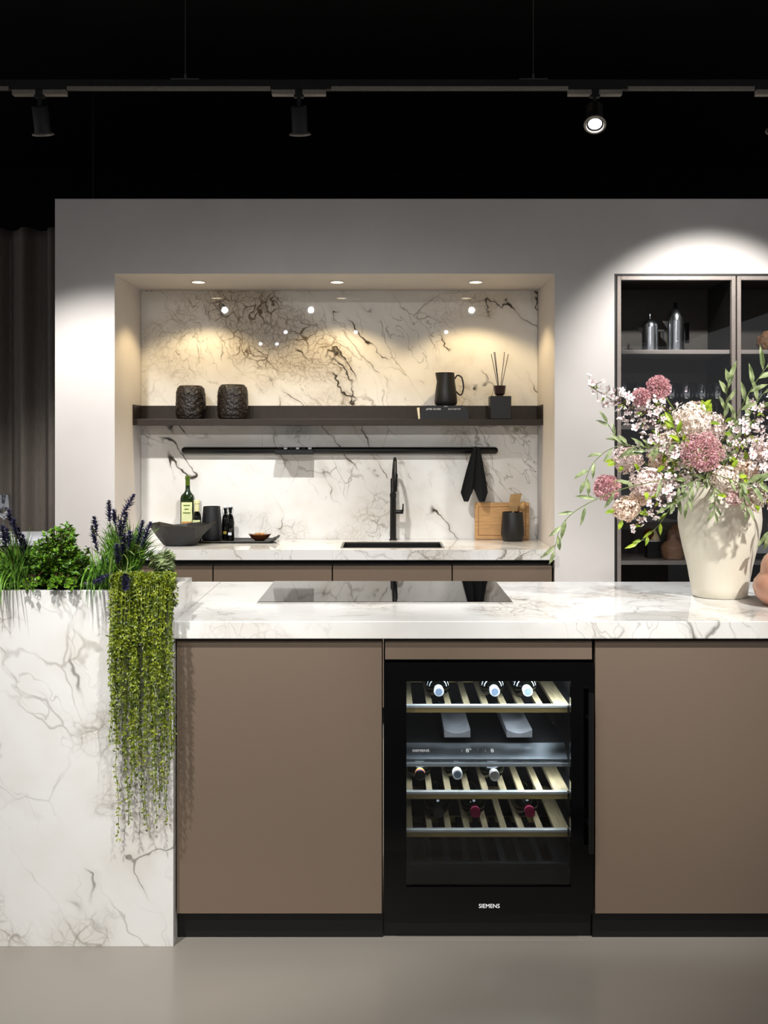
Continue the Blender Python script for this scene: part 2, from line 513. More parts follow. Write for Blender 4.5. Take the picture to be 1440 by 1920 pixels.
# niche downlights
for k, px in enumerate((372, 632, 892)):
    X = (px-720)*5.755/F
    r = thing('recessed_downlight', ('round recessed downlight in the niche ceiling above the textured brown vases', 'round recessed downlight in the niche ceiling between two others', 'round recessed downlight in the niche ceiling above the black pitcher')[k], 'downlight', (X, 5.755, NZ), 'downlights in the niche ceiling')
    MB().lathe([(.036, 0), (.04, -.003), (.033, -.004), (.032, 0)], (X, 5.755, NZ), (0,0,1), 32, False, False).build('rim', 'plaster', r, smooth=40)
    MB().lathe([(.001, -.0012), (.033, -.0012)], (X, 5.755, NZ), (0,0,1), 32, False, False).build('lens', 'down_lens', r)
    aim_light('down_beam', 'SPOT', (X, 5.755, NZ-.012), (X, 5.755, 0), 10, WARM, r, 122, .35, .02)

# track between island and wall
tr = thing('lighting_track', 'long black lighting track hung on wires above the kitchen aisle', 'track', (0, 4.5, 2.87))
B(-3.2, 3.2, 4.485, 4.515, 2.876, 2.915).build('rail', 'track_black', tr)
edge = MB()
for x0, x1 in ((-3.2, -1.54), (-1.30, -.466), (-.216, .755), (1.0, 1.52), (1.76, 3.2)):
    edge.box(x0, x1, 4.481, 4.484, 2.870, 2.886)
edge.build('lower_edge', 'track_edge', tr)
for px in (347.5, 1000):
    X = (px-720)*4.5/F
    B(X-.058, X+.058, 4.488, 4.512, 2.915, 2.921).build('hanger_plate', 'wire_steel', tr)
    MB().lathe([(.005, 0), (.005, .02), (.002, .026)], (X, 4.5, 2.921), (0,0,1), 10).build('hanger_ferrule', 'wire_steel', tr)
    MB().tube([(X, 4.5, 2.94), (X, 4.5, CEIL)], .0016, 6).build('wire', 'wire_steel', tr)
labs = ['black track spotlight beside the curtain end of the aisle track', 'black track spotlight over the niche with a bright rim', 'track spotlight turned to the room with its white lens glowing', 'black track spotlight above the glass display cabinet']
for a, lb in zip(BACK_TRACK, labs): track_light(*a, lb, 'spotlights on the aisle track', lens='lamp_lens')
tr = thing('lighting_track', 'long black lighting track hung in front of the island', 'track', (0, 1.75, 2.97))
B(-3, 3, 1.735, 1.765, 2.976, 3.01).build('rail', 'track_black', tr)
for X in (-2, 2): MB().tube([(X, 1.75, 3.01), (X, 1.75, CEIL)], .0016, 6).build('wire', 'wire_steel', tr)
labs = ['track spotlight in front of the island aimed at the planter', 'track spotlight in front of the island aimed at the hob', 'track spotlight in front of the island aimed at the bouquet']
for a, lb in zip(FRONT_TRACK, labs): track_light(*a, lb, 'spotlights on the front track')
# further tracks of the showroom, mirrored in the polished backsplash
for Y, xs, nm in ((.39, (-1.72, -.79, .947), 'second'), (-2.0, (-1.28, -.367, .81), 'third'), (-3.7, (-1.80, -1.56), 'fourth')):
    tr = thing('lighting_track', 'black lighting track of the showroom, %s one behind the front track' % nm, 'track', (0, Y, 2.97))
    B(-3, 3, Y-.015, Y+.015, 2.976, 3.01).build('rail', 'track_black', tr)
    for X in (-2, 2): MB().tube([(X, Y, 3.01), (X, Y, CEIL)], .0016, 6).build('wire', 'wire_steel', tr)
    for X in xs:
        track_light((X, Y, 2.90), (X*.6, Y+3, 1.0), 60, 60, COOL, 'track spotlight on the %s showroom track turned to the kitchen' % nm, 'spotlights on the %s track' % nm, lens='lamp_dim', light=(Y == .39))

# curtain
ct = thing('curtain', 'dark grey floor-length curtain hanging in folds beside the white wall', 'curtain', (-2.2, 6.3, 0))
cm = MB(); NX = 160; rows = [0.02, .5, 1, 1.5, 2, 2.4, 2.60, 2.66]
for z in rows:
    for i in range(NX+1):
        x = -3.2+i/NX*1.62
        ph = (x+3.2)*2*PI/.168
        y = 6.3+.045*math.sin(ph+.5*math.sin(x*5))+.012*math.sin(ph*2.3+1)
        zz = z - (.014*(1-math.cos(ph+.6))*.5 if z == 2.66 else 0)
        cm.v.append(Vector((x, y, zz)))
for j in range(len(rows)-1):
    for i in range(NX):
        a = j*(NX+1)+i; cm.f.append((a, a+1, a+NX+2, a+NX+1))
cm.build('cloth', 'curtain_cloth', ct, smooth=80, solid=.004)
tag(B(-3.3, -1.58, 6.385, 6.41, 2.63, 2.66).build('curtain_rail', 'rail_grey', origin=(-2.4, 6.4, 2.64)), 'pale grey rail behind the heading of the curtain', 'curtain rail')
for X in (-3.2, -1.7): B(X-.005, X+.005, 6.39, 6.405, 2.66, CEIL).build('rail_hanger', 'black_metal', bpy.data.objects['curtain_rail'])

# ------------------------------------------------------------------ niche: backsplash, counter, cabinets
BS = 6.075
tag(B(SX0+.001, SX1-.001, BS, WB-.001, .89, NZ-.001).build('marble_backsplash', 'marble_splash', origin=(-.25, BS, .89)), 'polished white marble slab with brown veins lining the lit niche', 'backsplash')
CZ = .890; CT = .051
sx0, sx1, sy0, sy1 = -.222, .309, 5.545, 5.885
wt = MB()
wt.box(SX0+.001, sx0, 5.46, BS-.001, CZ-CT, CZ).box(sx1, SX1-.001, 5.46, BS-.001, CZ-CT, CZ).box(sx0, sx1, 5.46, sy0, CZ-CT, CZ).box(sx0, sx1, sy1, BS-.001, CZ-CT, CZ)
tag(wt.build('rear_worktop', 'marble_counter', origin=(-.25, 5.76, CZ-CT)), 'white marble worktop in the niche with the black sink cut in', 'worktop')
sk = thing('sink', 'black rectangular sink set flush in the niche worktop', 'sink', (.04, 5.71, CZ))
sb = MB(); t = .004
sb.box(sx0+.004, sx0+.012, sy0+.004, sy1-.004, CZ-.2, CZ-.004).box(sx1-.012, sx1-.004, sy0+.004, sy1-.004, CZ-.2, CZ-.004)
sb.box(sx0+.012, sx1-.012, sy0+.004, sy0+.012, CZ-.2, CZ-.004).box(sx0+.012, sx1-.012, sy1-.012, sy1-.004, CZ-.2, CZ-.004).box(sx0+.004, sx1-.004, sy0+.004, sy1-.004, CZ-.21, CZ-.2)
sb.build('basin', 'sink_black', sk)
rm = MB()
rm.box(sx0+.001, sx0+.012, sy0+.001, sy1-.001, CZ-.004, CZ+.0015).box(sx1-.012, sx1-.001, sy0+.001, sy1-.001, CZ-.004, CZ+.0015)
rm.box(sx0+.012, sx1-.012, sy0+.001, sy0+.012, CZ-.004, CZ+.0015).box(sx0+.012, sx1-.012, sy1-.012, sy1-.001, CZ-.004, CZ+.0015)
rm.build('rim', 'sink_rim', sk)
MB().lathe([(.03, 0), (.035, .003), (.02, .004)], (.04, 5.71, CZ-.2), (0,0,1), 24).build('drain', 'steel', sk, smooth=40)
divs = [SX0+.005, (399-720)*5.48/F, (623-720)*5.48/F, (848-720)*5.48/F, .845]
labs = ['bronze base cabinet under the black bowl', 'bronze base cabinet under the tray of nuts', 'bronze base cabinet under the sink', 'bronze base cabinet under the cutting board']
for i in range(4):
    x0, x1 = divs[i], divs[i+1]
    c = thing('base_cabinet', labs[i], 'cabinet', ((x0+x1)/2, 5.76, 0), 'base cabinets in the niche')
    B(x0+.001, x1-.001, 5.52, 6.05, .09, .67 if i == 2 else CZ-CT-.001).build('body', 'black_metal', c)
    if i == 2: B(x0+.001, x1-.001, 5.52, 5.535, .6705, CZ-CT-.001).build('front_rail', 'black_metal', c)
    B(x0+.001, x1-.001, 5.56, 5.58, 0, .09).build('plinth', 'plinth', c)
    B(x0+.003, x1-.003, 5.485, 5.519, .60, .806).build('drawer_front', 'bronze', c, bevel=.0015)
    B(x0+.003, x1-.003, 5.485, 5.519, .095, .595).build('door', 'bronze', c, bevel=.0015)

# wall shelf
SHZ = 1.552; SHF = 5.87
sh = thing('wall_shelf', 'long dark bronze metal shelf with raised back across the niche', 'shelf', (-.25, 5.97, SHZ))
B(SX0+.002, SX1-.002, SHF, BS-.012, SHZ-.033, SHZ).build('board', 'shelf_bronze', sh, bevel=.001)
B(SX0+.002, SX1-.002, BS-.012, BS-.001, SHZ-.033, 1.630).build('back_lip', 'shelf_bronze', sh)
for x0, x1 in ((SX0+.002, SX0+.006), (SX1-.006, SX1-.002)):
    B(x0, x1, SHF, BS-.012, SHZ, 1.630).build('end_lip', 'shelf_bronze', sh)

# rail
RZ = 1.382; RX0, RX1 = (340-720)*6.04/F, (934-720)*6.04/F
rl = thing('wall_rail', 'long black rounded utensil rail under the shelf', 'rail', (0, 6.04, RZ))
MB().lathe([(.004, 0), (.013, .004), (.019, .014), (.019, RX1-RX0-.014), (.013, RX1-RX0-.004), (.004, RX1-RX0)], (RX0, 6.045, RZ), (1,0,0), 24).build('bar', 'black_metal', rl, smooth=50)
for X in (RX0+.15, -.25, RX1-.15): B(X-.02, X+.02, 6.05, BS-.001, RZ-.012, RZ+.012).build('bracket', 'black_metal', rl)
hx0, hx1 = (518-720)*6.0/F, (588-720)*6.0/F
hd = thing('spice_holder', 'black tray hooked on the middle of the utensil rail', 'holder', ((hx0+hx1)/2, 6.0, RZ))
hb = MB(); hb.box(hx0, hx1, 5.94, 6.024, RZ-.022, RZ-.018).box(hx0, hx1, 5.94, 5.944, RZ-.018, RZ+.004).box(hx0, hx0+.004, 5.944, 6.024, RZ-.018, RZ+.004).box(hx1-.004, hx1, 5.944, 6.024, RZ-.018, RZ+.004).box(hx0+.004, hx1-.004, 6.020, 6.0245, RZ-.018, RZ+.004)
hb.build('tray', 'black_metal', hd)
for k in range(6):
    X = hx0+.02+k*(hx1-hx0-.04)/5
    j = thing('spice_jar', 'small glossy black spice jar standing in the rail tray', 'jar', (X, 5.983, RZ-.018), 'spice jars in the rail tray')
    MB().lathe([(.012, 0), (.014, .002), (.014, .022), (.011, .025)], (X, 5.983, RZ-.018), (0,0,1), 16).build('body', 'black_gloss', j, smooth=40)
    MB().lathe([(.0125, .025), (.0125, .034), (.008, .037)], (X, 5.983, RZ-.018), (0,0,1), 16).build('lid', 'chrome' if k % 2 else 'black_gloss', j, smooth=40)

# towel on the rail
tw = MB(); NU, NV = 40, 22
top = at(893, 842, 6.0)
for j in range(NV+1):
    v = j/NV
    for i in range(NU+1):
        u = i/NU*2-1
        half = .012+.062*v**.8
        x = top.x+u*half-.012*v
        low = -.318*(1-.0*v)
        bot = .27+.05*max(0, abs(u+.0)-.15) if False else .30-.075*max(0, 1-abs(u+.05)/.42)-.05*max(0, abs(u)-.75)/.25
        z = top.z+.012-bot*v
        y = 6.008-.03*(1-v)*(1-u*u)*.4+.014*math.sin(u*7+.6)*(.35+.65*v)-.012
        tw.v.append(Vector((x, y-.012, z)))
for j in range(NV):
    for i in range(NU):
        a = j*(NU+1)+i; tw.f.append((a, a+1, a+NU+2, a+NU+1))
twl = thing('dish_towel', 'black dish towel hung over the utensil rail', 'towel', top)
tw.build('cloth', 'fabric_black', twl, smooth=80, solid=.004)
MB().tube([top+Vector((0, -.012, .004)), top+Vector((0, .018, .008)), top+Vector((0, .032, .0145)), top+Vector((0, .045, .0165)), top+Vector((0, .060, .012)), top+Vector((0, .068, -.004))], .0025, 6).build('hanging_loop', 'fabric_black', twl)

# faucet
fx = .05; fy = 6.005
fc = thing('faucet', 'black tall pull-out kitchen faucet behind the sink', 'faucet', (fx, fy, CZ))
MB().lathe([(.023, 0), (.021, .004), (.0175, .007), (.0165, .24), (.0175, .245)], (fx, fy, CZ), (0,0,1), 28).build('column', 'black_metal', fc, smooth=40)
MB().lathe([(.0185, .236), (.0185, .256), (.0145, .258), (.0145, .335), (.011, .34)], (fx, fy, CZ), (0,0,1), 28).build('collar', 'black_metal', fc, smooth=40)
sp = crv([(fx, fy, CZ+.335), (fx+.004, fy-.012, CZ+.40), (fx+.008, fy-.07, CZ+.447), (fx+.011, fy-.13, CZ+.43), (fx+.011, fy-.165, CZ+.37)], 28)
MB().tube(sp, .0085, 12).build('spout', 'black_metal', fc, smooth=60)
MB().lathe([(.0115, 0), (.0135, .004), (.0135, .09), (.010, .1)], (fx+.0065, fy-.165, CZ+.272), (.045,0,1), 20).build('spray_head', 'black_metal', fc, smooth=40)
hn = MB(); hn.tube([(fx+.012, fy, CZ+.155), (fx+.056, fy, CZ+.155)], .0115, 16)
hn.build('handle_hub', 'black_metal', fc, smooth=40)
MB().tube([(fx+.053, fy, CZ+.155), (fx+.055, fy-.002, CZ+.20)], [.005, .0035], 10).build('lever', 'black_metal', fc, smooth=40)

# ------------------------------------------------------------------ things on the niche worktop
def lathe_thing(name, label, cat, prof, loc, mat, seg=40, group=None):
    return tag(MB().lathe(prof, loc, (0,0,1), seg).build(name, mat, origin=loc, smooth=35), label, cat, group)

# folded bowl
bl = at(338, 1022, 5.70); bl.z = CZ
bm_ = MB(); N = 13; rng = random.Random(5)
rings = [(.001, .004, 0), (.075, .003, 0), (.085, .006, .0), (.125, .055, .008), (.165, .105, .012)]
for ri, (r, h, jt) in enumerate(rings):
    for k in range(N):
        t = 2*PI*k/N+(.12 if ri % 2 else 0)
        rr = r+rng.uniform(-jt, jt); hh = h+rng.uniform(-jt, jt)*.9
        if ri == 4 and k in (0,): rr += .02; hh += .012
        bm_.v.append(bl+Vector((rr*math.cos(t), rr*.8*math.sin(t), hh)))
for i in range(len(rings)-1):
    for k in range(N):
        k2 = (k+1) % N; a, b, c, d = i*N+k, i*N+k2, (i+1)*N+k2, (i+1)*N+k
        bm_.f += [(a, b, c), (a, c, d)]
o = bm_.build('fruit_bowl', 'bowl_black', origin=bl, solid=.005); tag(o, 'wide black bowl with crumpled folded sides on the worktop', 'bowl')

# tray
ty = 5.90; tc = at(425, 1010, ty); TZ = CZ+.012
tx0, tx1 = (312-720)*ty/F, (521-720)*ty/F
tm = MB(); NXX = 30
for i in range(NXX+1):
    u = i/NXX; x = tx0+(tx1-tx0)*u
    e = max(0, abs(u-.5)*2-.86)/.14
    for y, zo in ((5.80, .006), (5.815, 0), (5.985, 0), (6.0, .006)):
        tm.v.append(Vector((x, y, CZ+.004+zo+.018*e**1.5)))
for i in range(NXX):
    for k in range(3):
        a = i*4+k; tm.f.append((a, a+4, a+5, a+1))
tag(tm.build('serving_tray', 'black_ceramic', origin=(tc.x, ty, CZ), solid=.007, smooth=50), 'long flat black tray with upturned ends holding the oil bottles', 'tray')
TZ = CZ+.0085

# olive oil bottle: square shoulder
def rsq(mb, o, w, d, prof, seg=24):
    b = len(mb.v)
    for sc, z, rd in prof:
        for k in range(seg):
            t = 2*PI*k/seg+PI/seg
            c, s_ = math.cos(t), math.sin(t)
            n = 2+6*(1-rd)
            q = (abs(c)**n+abs(s_)**n)**(-1/n)
            mb.v.append(Vector(o)+Vector((c*q*w*sc, s_*q*d*sc, z)))
    for i in range(len(prof)-1):
        for k in range(seg):
            k2 = (k+1) % seg; mb.f.append((b+i*seg+k, b+i*seg+k2, b+(i+1)*seg+k2, b+(i+1)*seg+k))
    mb.f.append(tuple(b+k for k in reversed(range(seg)))); mb.f.append(tuple(b+(len(prof)-1)*seg+k for k in range(seg)))
    return mb
ob = at(352, 1000, 5.93); ob.z = TZ
oil = thing('olive_oil_bottle', 'tall square green glass olive oil bottle on the black tray', 'bottle', ob)
rsq(MB(), ob, .036, .03, [(.95, 0, 0), (1, .004, 0), (1, .225, 0), (.9, .24, .2), (.5, .258, .8), (.36, .27, 1), (.34, .30, 1)]).build('body', 'olive_glass', oil, smooth=40)
MB().lathe([(.0125, .295), (.0125, .325), (.014, .327), (.014, .345), (.010, .347)], ob, (0,0,1), 20).build('screw_cap', 'olive_neck', oil, smooth=40)
lb = B(ob.x-.029, ob.x+.029, ob.y-.0312, ob.y-.0302, TZ+.03, TZ+.205).build('label', 'label_green', oil)
B(ob.x-.027, ob.x+.027, ob.y-.032, ob.y-.0311, TZ+.03, TZ+.10).build('label_picture', 'nut', lb)
for k, (dx, dz, r) in enumerate(((-.012, .075, .014), (.012, .08, .012), (.0, .052, .013), (-.014, .042, .008))):
    MB().lathe([(.001, 0), (r, 0)], (ob.x+dx, ob.y-.0323, TZ+dz), (0,-1,0), 16, False, False).build('label_print', ('capsule_yellow', 'capsule_pink', 'cap_cream', 'olive_neck')[k], lb)
for k, w_ in enumerate((.018, .012, .02)):
    B(ob.x-w_, ob.x+w_, ob.y-.0318, ob.y-.0311, TZ+.185-k*.02, TZ+.190-k*.02).build('label_print', 'olive_neck', lb)
vb = at(369, 1004, 5.872); vb.z = TZ
vin = thing('vinegar_bottle', 'small dark bottle with cream cap and pale label beside the oil', 'bottle', vb)
MB().lathe([(.022, 0), (.0235, .003), (.0235, .125), (.019, .145), (.0125, .155), (.0125, .16)], vb, (0,0,1), 24).build('body', 'bottle_dark', vin, smooth=40)
MB().lathe([(.0135, .158), (.0145, .17), (.0145, .198), (.0165, .2), (.0165, .216), (.012, .219)], vb, (0,0,1), 20).build('cap', 'cap_cream', vin, smooth=40)
vl = MB()
for k in range(9):
    t0 = -PI/2-1.0+k*2/9; t1 = t0+2/9; r = .0239
    vl.add([(vb.x+r*math.cos(t0), vb.y+r*math.sin(t0), TZ+.03), (vb.x+r*math.cos(t1), vb.y+r*math.sin(t1), TZ+.03), (vb.x+r*math.cos(t1), vb.y+r*math.sin(t1), TZ+.112), (vb.x+r*math.cos(t0), vb.y+r*math.sin(t0), TZ+.112)], [(0,1,2,3)])
vl.build('label', 'label_green', vin, smooth=60)
jb = at(397, 1006, 5.92); jb.z = TZ
jug = thing('water_jug', 'charcoal stoneware jug tapering upwards on the black tray', 'jug', jb)
MB().lathe([(.045, 0), (.052, .004), (.056, .03), (.055, .07), (.046, .175), (.045, .182), (.041, .182), (.042, .17), (.05, .07), (.048, .02), (.001, .012)], jb, (0,0,1), 40, True, False).build('body', 'charcoal', jug, smooth=40)
for k, (px, h, lab) in enumerate(((423, .17, 'small dark bottle with swing stopper next to the charcoal jug'), (432, .178, 'small dark bottle with wire stopper on the open side of the tray'))):
    p = at(px, 1007, 5.88 if k else 5.962); p.z = TZ
    c = thing('swing_top_bottle', lab, 'bottle', p, 'swing-top bottles on the tray')
    MB().lathe([(.019, 0), (.021, .003), (.021, .1), (.017, .125), (.0085, .145), (.0085, h-.012), (.011, h-.01), (.011, h)], p, (0,0,1), 24).build('body', 'bottle_dark', c, smooth=40)
    MB().lathe([(.009, 0), (.011, .006), (.006, .014)], p+Vector((0,0,h)), (0,0,1), 16).build('stopper', 'capsule_white', c, smooth=40)
    for sgn in (-1, 1):
        MB().tube(crv([p+Vector((sgn*.003, -.006, h+.008)), p+Vector((sgn*.016, -.010, h-.005)), p+Vector((sgn*.013, -.010, h-.035)), p+Vector((sgn*.004, -.010, h-.03))], 10), .0014, 6).build('wire_clip', 'chrome', c)
    lbm = B(p.x-.009, p.x+.009, p.y-.0216, p.y-.0205, TZ+.03, TZ+.045).build('label', 'capsule_yellow' if k == 0 else 'label_white', c)
dp = at(487, 1008, 5.90); dp.z = TZ
ds = thing('snack_dish', 'small brown boat-shaped dish on the tray end', 'dish', dp)
dm = MB(); N = 20
for r, h in ((.026, 0), (.045, .012), (.062, .03), (.058, .03), (.042, .015), (.022, .006)):
    for k in range(N):
        t = 2*PI*k/N; e = abs(math.cos(t))**3
        dm.v.append(dp+Vector((r*math.cos(t), r*.62*math.sin(t), h+(.005*e if h > .02 else 0))))
for i in range(5):
    for k in range(N):
        k2 = (k+1) % N; dm.f.append((i*N+k, i*N+k2, (i+1)*N+k2, (i+1)*N+k))
dm.f.append(tuple(reversed(range(N)))); dm.f.append(tuple(5*N+k for k in range(N)))
dm.build('bowl', 'dish_brown', ds, smooth=50)
rng = random.Random(3)
nutmesh = MB().lathe([(.002, -.0088), (.0055, -.0068), (.0076, 0), (.0055, .0068), (.002, .0088)], (0,0,0), (1,0,.1), 12).mesh('nut', smooth=60); nutmesh.materials.append(M['nut'])
spots = [(x*.0181, y*.0081, .0215) for x in (-1.5, -.5, .5, 1.5) for y in (-1, 1)]+[(x*.0181, 0, .0335) for x in (-1, 0, 1)]
for x, y, z in spots:                                   # eight nuts on the dish, three on top of them
    o = bpy.data.objects.new('nut', nutmesh); col.objects.link(o); o.location = dp+Vector((x, y, z)); o.rotation_euler = (rng.uniform(0, 6), rng.uniform(-.08, .08), rng.uniform(-.12, .12))
    tag(o, 'brown shelled nut heaped in the small dish', 'nut', 'nuts in the small dish')

# cutting board, utensil pot
bx0, bx1 = (890-720)*6.04/F, (992-720)*6.04/F
cb = thing('cutting_board', 'light maple cutting board leaning on the backsplash', 'cutting board', ((bx0+bx1)/2, 6.04, CZ))
bd = B(bx0, bx1, 6.03, 6.05, CZ+.001, CZ+.205).build('board', 'board_wood', cb, bevel=.004)
g = MB(); q = .018
for x0, x1, z0, z1 in ((bx0+q, bx1-q, CZ+.18, CZ+.184), (bx0+q, bx1-q, CZ+.022, CZ+.026), (bx0+q, bx0+q+.004, CZ+.026, CZ+.18), (bx1-q-.004, bx1-q, CZ+.026, CZ+.18)):
    g.box(x0, x1, 6.0292, 6.0305, z0, z1)
g.build('juice_groove', 'groove_wood', cb)
for o in (bd,): pass
up = at(961, 1012, 5.95); up.z = CZ
ut = thing('utensil_pot', 'matt black ceramic pot in front of the cutting board', 'pot', up)
MB().lathe([(.05, 0), (.055, .004), (.063, .04), (.062, .07), (.055, .155), (.054, .158), (.049, .158), (.05, .15), (.057, .06), (.05, .012), (.001, .010)], up, (0,0,1), 40, True, False).build('body', 'black_ceramic', ut, smooth=40)
u1 = thing('wooden_spatula', 'flat broad wooden spatula standing in the black pot', 'spatula', up+Vector((0,0,.012)))
sm = MB(); a = up+Vector((-.02, .0, .015)); b = up+Vector((.006, .01, .165)); c = up+Vector((.02, .012, .255))
d = (c-b).normalized(); sx = Vector((1,0,-.1)).normalized()
sm.tube([a, b], .006, 10)
sm.build('handle', 'spoon_wood', u1, smooth=50)
hw = MB(); th = Vector((0, .004, 0))
pr = [(-.008, 0), (-.03, .03), (-.028, .085), (.03, .095), (.026, .03), (.008, 0)]
vs = [b+sx*x*.95+d*y for x, y in pr]
hw.add([v-th for v in vs]+[v+th for v in vs], [tuple(range(6)), tuple(reversed(range(6, 12)))]+[(i, (i+1) % 6+0, (i+1) % 6+6, i+6) for i in range(6)])
hw.build('blade', 'spoon_wood', u1, bevel=.002)
u2 = thing('wooden_spoon', 'round wooden spoon leaning out of the black pot', 'spoon', up+Vector((.01,0,.012)))
b2 = up+Vector((.048, .0, .17)); MB().tube([up+Vector((-.01, -.01, .015)), b2], .005, 10).build('handle', 'spoon_wood', u2, smooth=50)
dd = Vector((.35, 0, 1)).normalized()
MB().lathe([(.004, -.005), (.014, .008), (.018, .025), (.013, .042), (.003, .05)], b2, dd, 16).build('bowl', 'spoon_wood', u2, smooth=60)

# ------------------------------------------------------------------ things on the shelf
for px, py, w_, h_, lab in ((357.5, 783, 57, 63, 'squat dark brown textured vase nearer the shelf end'), (436.5, 783, 59, 65, 'squat dark brown textured vase nearer the shelf middle, slightly taller')):
    p = at(px, py, 5.965); p.z = SHZ
    R = w_*5.965/F/2; H = h_*5.965/F
    v = MB(); prof = [(R*.78, 0), (R*.9, H*.03), (R*.97, H*.12), (R, H*.4), (R*.98, H*.75), (R*.9, H*.92), (R*.72, H), (R*.6, H*.995), (R*.62, H*.9), (R*.8, H*.5), (R*.6, H*.05)]
    pr2 = []
    for i in range(len(prof)-1):
        for k in range(5):
            t = k/5; pr2.append((prof[i][0]*(1-t)+prof[i+1][0]*t, prof[i][1]*(1-t)+prof[i+1][1]*t))
    pr2.append(prof[-1])
    v.lathe(pr2, p, (0,0,1), 64)
    for i, q in enumerate(v.v):
        rad = Vector((q.x-p.x, q.y-p.y, 0))
        if rad.length > R*.8 and q.z-p.z > H*.05:
            nv = mnoise.noise(Vector((q.x*60, q.y*60, q.z*130)))*.0035+mnoise.noise(Vector((q.x*140, q.y*140, q.z*260)))*.002
            v.v[i] = q+rad.normalized()*(nv-.002)
    tag(v.build('textured_vase', 'cork_vase', origin=p, smooth=60), lab, 'vase', 'textured vases on the shelf')

def book(x0, x1, y0, y1, z0, z1, cover, label, cat='book', page='printed_page'):
    b = thing('book', label, 'book', ((x0+x1)/2, (y0+y1)/2, z0), 'books under the pitcher')
    B(x0, x1, y0, y1, z0, z0+.0025).build('cover', cover, b)
    B(x0, x1, y0, y1, z1-.0025, z1).build('cover', cover, b)
    B(x0, x1, y0, y0+.0025, z0+.0025, z1-.0025).build('spine', cover, b)
    B(x0+.004, x1-.004, y0+.004, y1-.003, z0+.0026, z1-.0026).build('pages', page, b)
    return b
bY = 5.90
b1 = book((788-720)*bY/F, (879-720)*bY/F, bY, 6.05, SHZ+.0005, SHZ+.041, 'book_black', 'thick black book at the bottom of the stack on the shelf')
b2 = book((791-720)*bY/F, (876-720)*bY/F, bY+.006, 6.045, SHZ+.0415, SHZ+.063, 'book_black', 'black book with white spine lettering in the middle of the stack')
b3 = book((801-720)*bY/F, (870-720)*bY/F, bY+.012, 6.03, SHZ+.0635, SHZ+.074, 'book_black', 'thin black book on top of the stack under the pitcher')
text('lettering', 'JAMIE OLIVER', .0135, ((813-720)*bY/F, bY+.0055, SHZ+.054), 'print_white', b2, .0003)
text('lettering', 'DO-IT-BETTER', .0105, ((852-720)*bY/F, bY+.0055, SHZ+.054), 'print_white', b2, .0003)
text('lettering', 'FOOD', .007, ((836-720)*bY/F, bY+.0115, SHZ+.0688), 'print_white', b3, .0003)
bm2 = MB(); p = at(783, 785, 5.89)
bm2.add([(p.x-.004, 5.885, SHZ+.060), (p.x+.010, 5.885, SHZ+.063), (p.x+.012, 5.885, SHZ+.001), (p.x+.004, 5.885, SHZ+.001),
         (p.x-.004, 5.888, SHZ+.060), (p.x+.010, 5.888, SHZ+.063), (p.x+.012, 5.888, SHZ+.001), (p.x+.004, 5.888, SHZ+.001)], [(0,3,2,1),(4,5,6,7),(0,1,5,4),(1,2,6,5),(2,3,7,6),(3,0,4,7)])
tag(bm2.build('bookmark_card', 'printed_page', origin=p), 'narrow cream card standing at the end of the book stack', 'card')

pp = at(836, 755, 5.97); pp.z = SHZ+.0745
pit = thing('pitcher', 'matt black pitcher with loop handle standing on the books', 'pitcher', pp)
sc = 5.97/F
pm_ = MB().lathe([(17*sc, 0), (20*sc, 2*sc), (21.5*sc, 8*sc), (20*sc, 25*sc), (17*sc, 45*sc), (15.8*sc, 62*sc), (15.2*sc, 62*sc), (15.8*sc, 45*sc), (18*sc, 20*sc), (14*sc, 4*sc)], pp, (0,0,1), 40)
for i, q in enumerate(pm_.v):
    dz = (q.z-pp.z)/(62*sc); dx = q.x-pp.x
    if dz > .82 and dx < 0: pm_.v[i].x -= .012*((dz-.82)/.18)**1.5*max(0, math.cos(math.atan2(q.y-pp.y, -dx)))**6
pm_.build('body', 'black_ceramic', pit, smooth=45)
MB().tube(crv([pp+Vector((16*sc, 0, 50*sc)), pp+Vector((22*sc, 0, 57*sc)), pp+Vector((30*sc, 0, 52*sc)), pp+Vector((33*sc, 0, 35*sc)), pp+Vector((30*sc, 0, 22*sc)), pp+Vector((25*sc, 0, 21*sc)), pp+Vector((19*sc, 0, 27*sc))], 30), .0042, 10).build('handle', 'black_ceramic', pit, smooth=60)

dq = at(937, 785, 5.95); dq.z = SHZ; sc = 5.95/F
df = thing('reed_diffuser', 'black cube reed diffuser with dark sticks at the shelf end', 'diffuser', dq)
B(dq.x-19.5*sc, dq.x+19.5*sc, dq.y-19.5*sc, dq.y+19.5*sc, SHZ, SHZ+43*sc).build('bottle', 'black_ceramic', df, bevel=.003)
MB().lathe([(7*sc, 43*sc), (7*sc, 45*sc), (10*sc, 48*sc), (12*sc, 63*sc), (10*sc, 63*sc), (8*sc, 50*sc)], dq, (0,0,1), 10).build('collar', 'amber_brown', df)
for tx, ty_ in ((921, 664), (926, 660), (928, 660), (946, 660), (953, 664)):
    e = at(tx, ty_, 5.95+random.uniform(-.03, .03))
    MB().tube([dq+Vector(((tx-937)*.08*sc, 0, 50*sc)), e], .0018, 6).build('reed', 'reed', df)

# ------------------------------------------------------------------ island
IZ = .9184; IY0 = 3.10; IY1 = 3.985; IT = .050
PLX = -.5955
iw = thing('island_worktop', 'thick white marble worktop of the island holding hob and vase', 'worktop', (.5, 3.5, IZ-IT))
# hob opening left solid: hob glass lies on the slab
B(PLX, 1.9, IY0, IY1, IZ-IT, IZ).build('slab', 'marble_island', iw, bevel=.0025)
B(-1.7, PLX-.0005, 3.395, IY1, IZ-IT, IZ).build('slab_end', 'marble_island', iw)
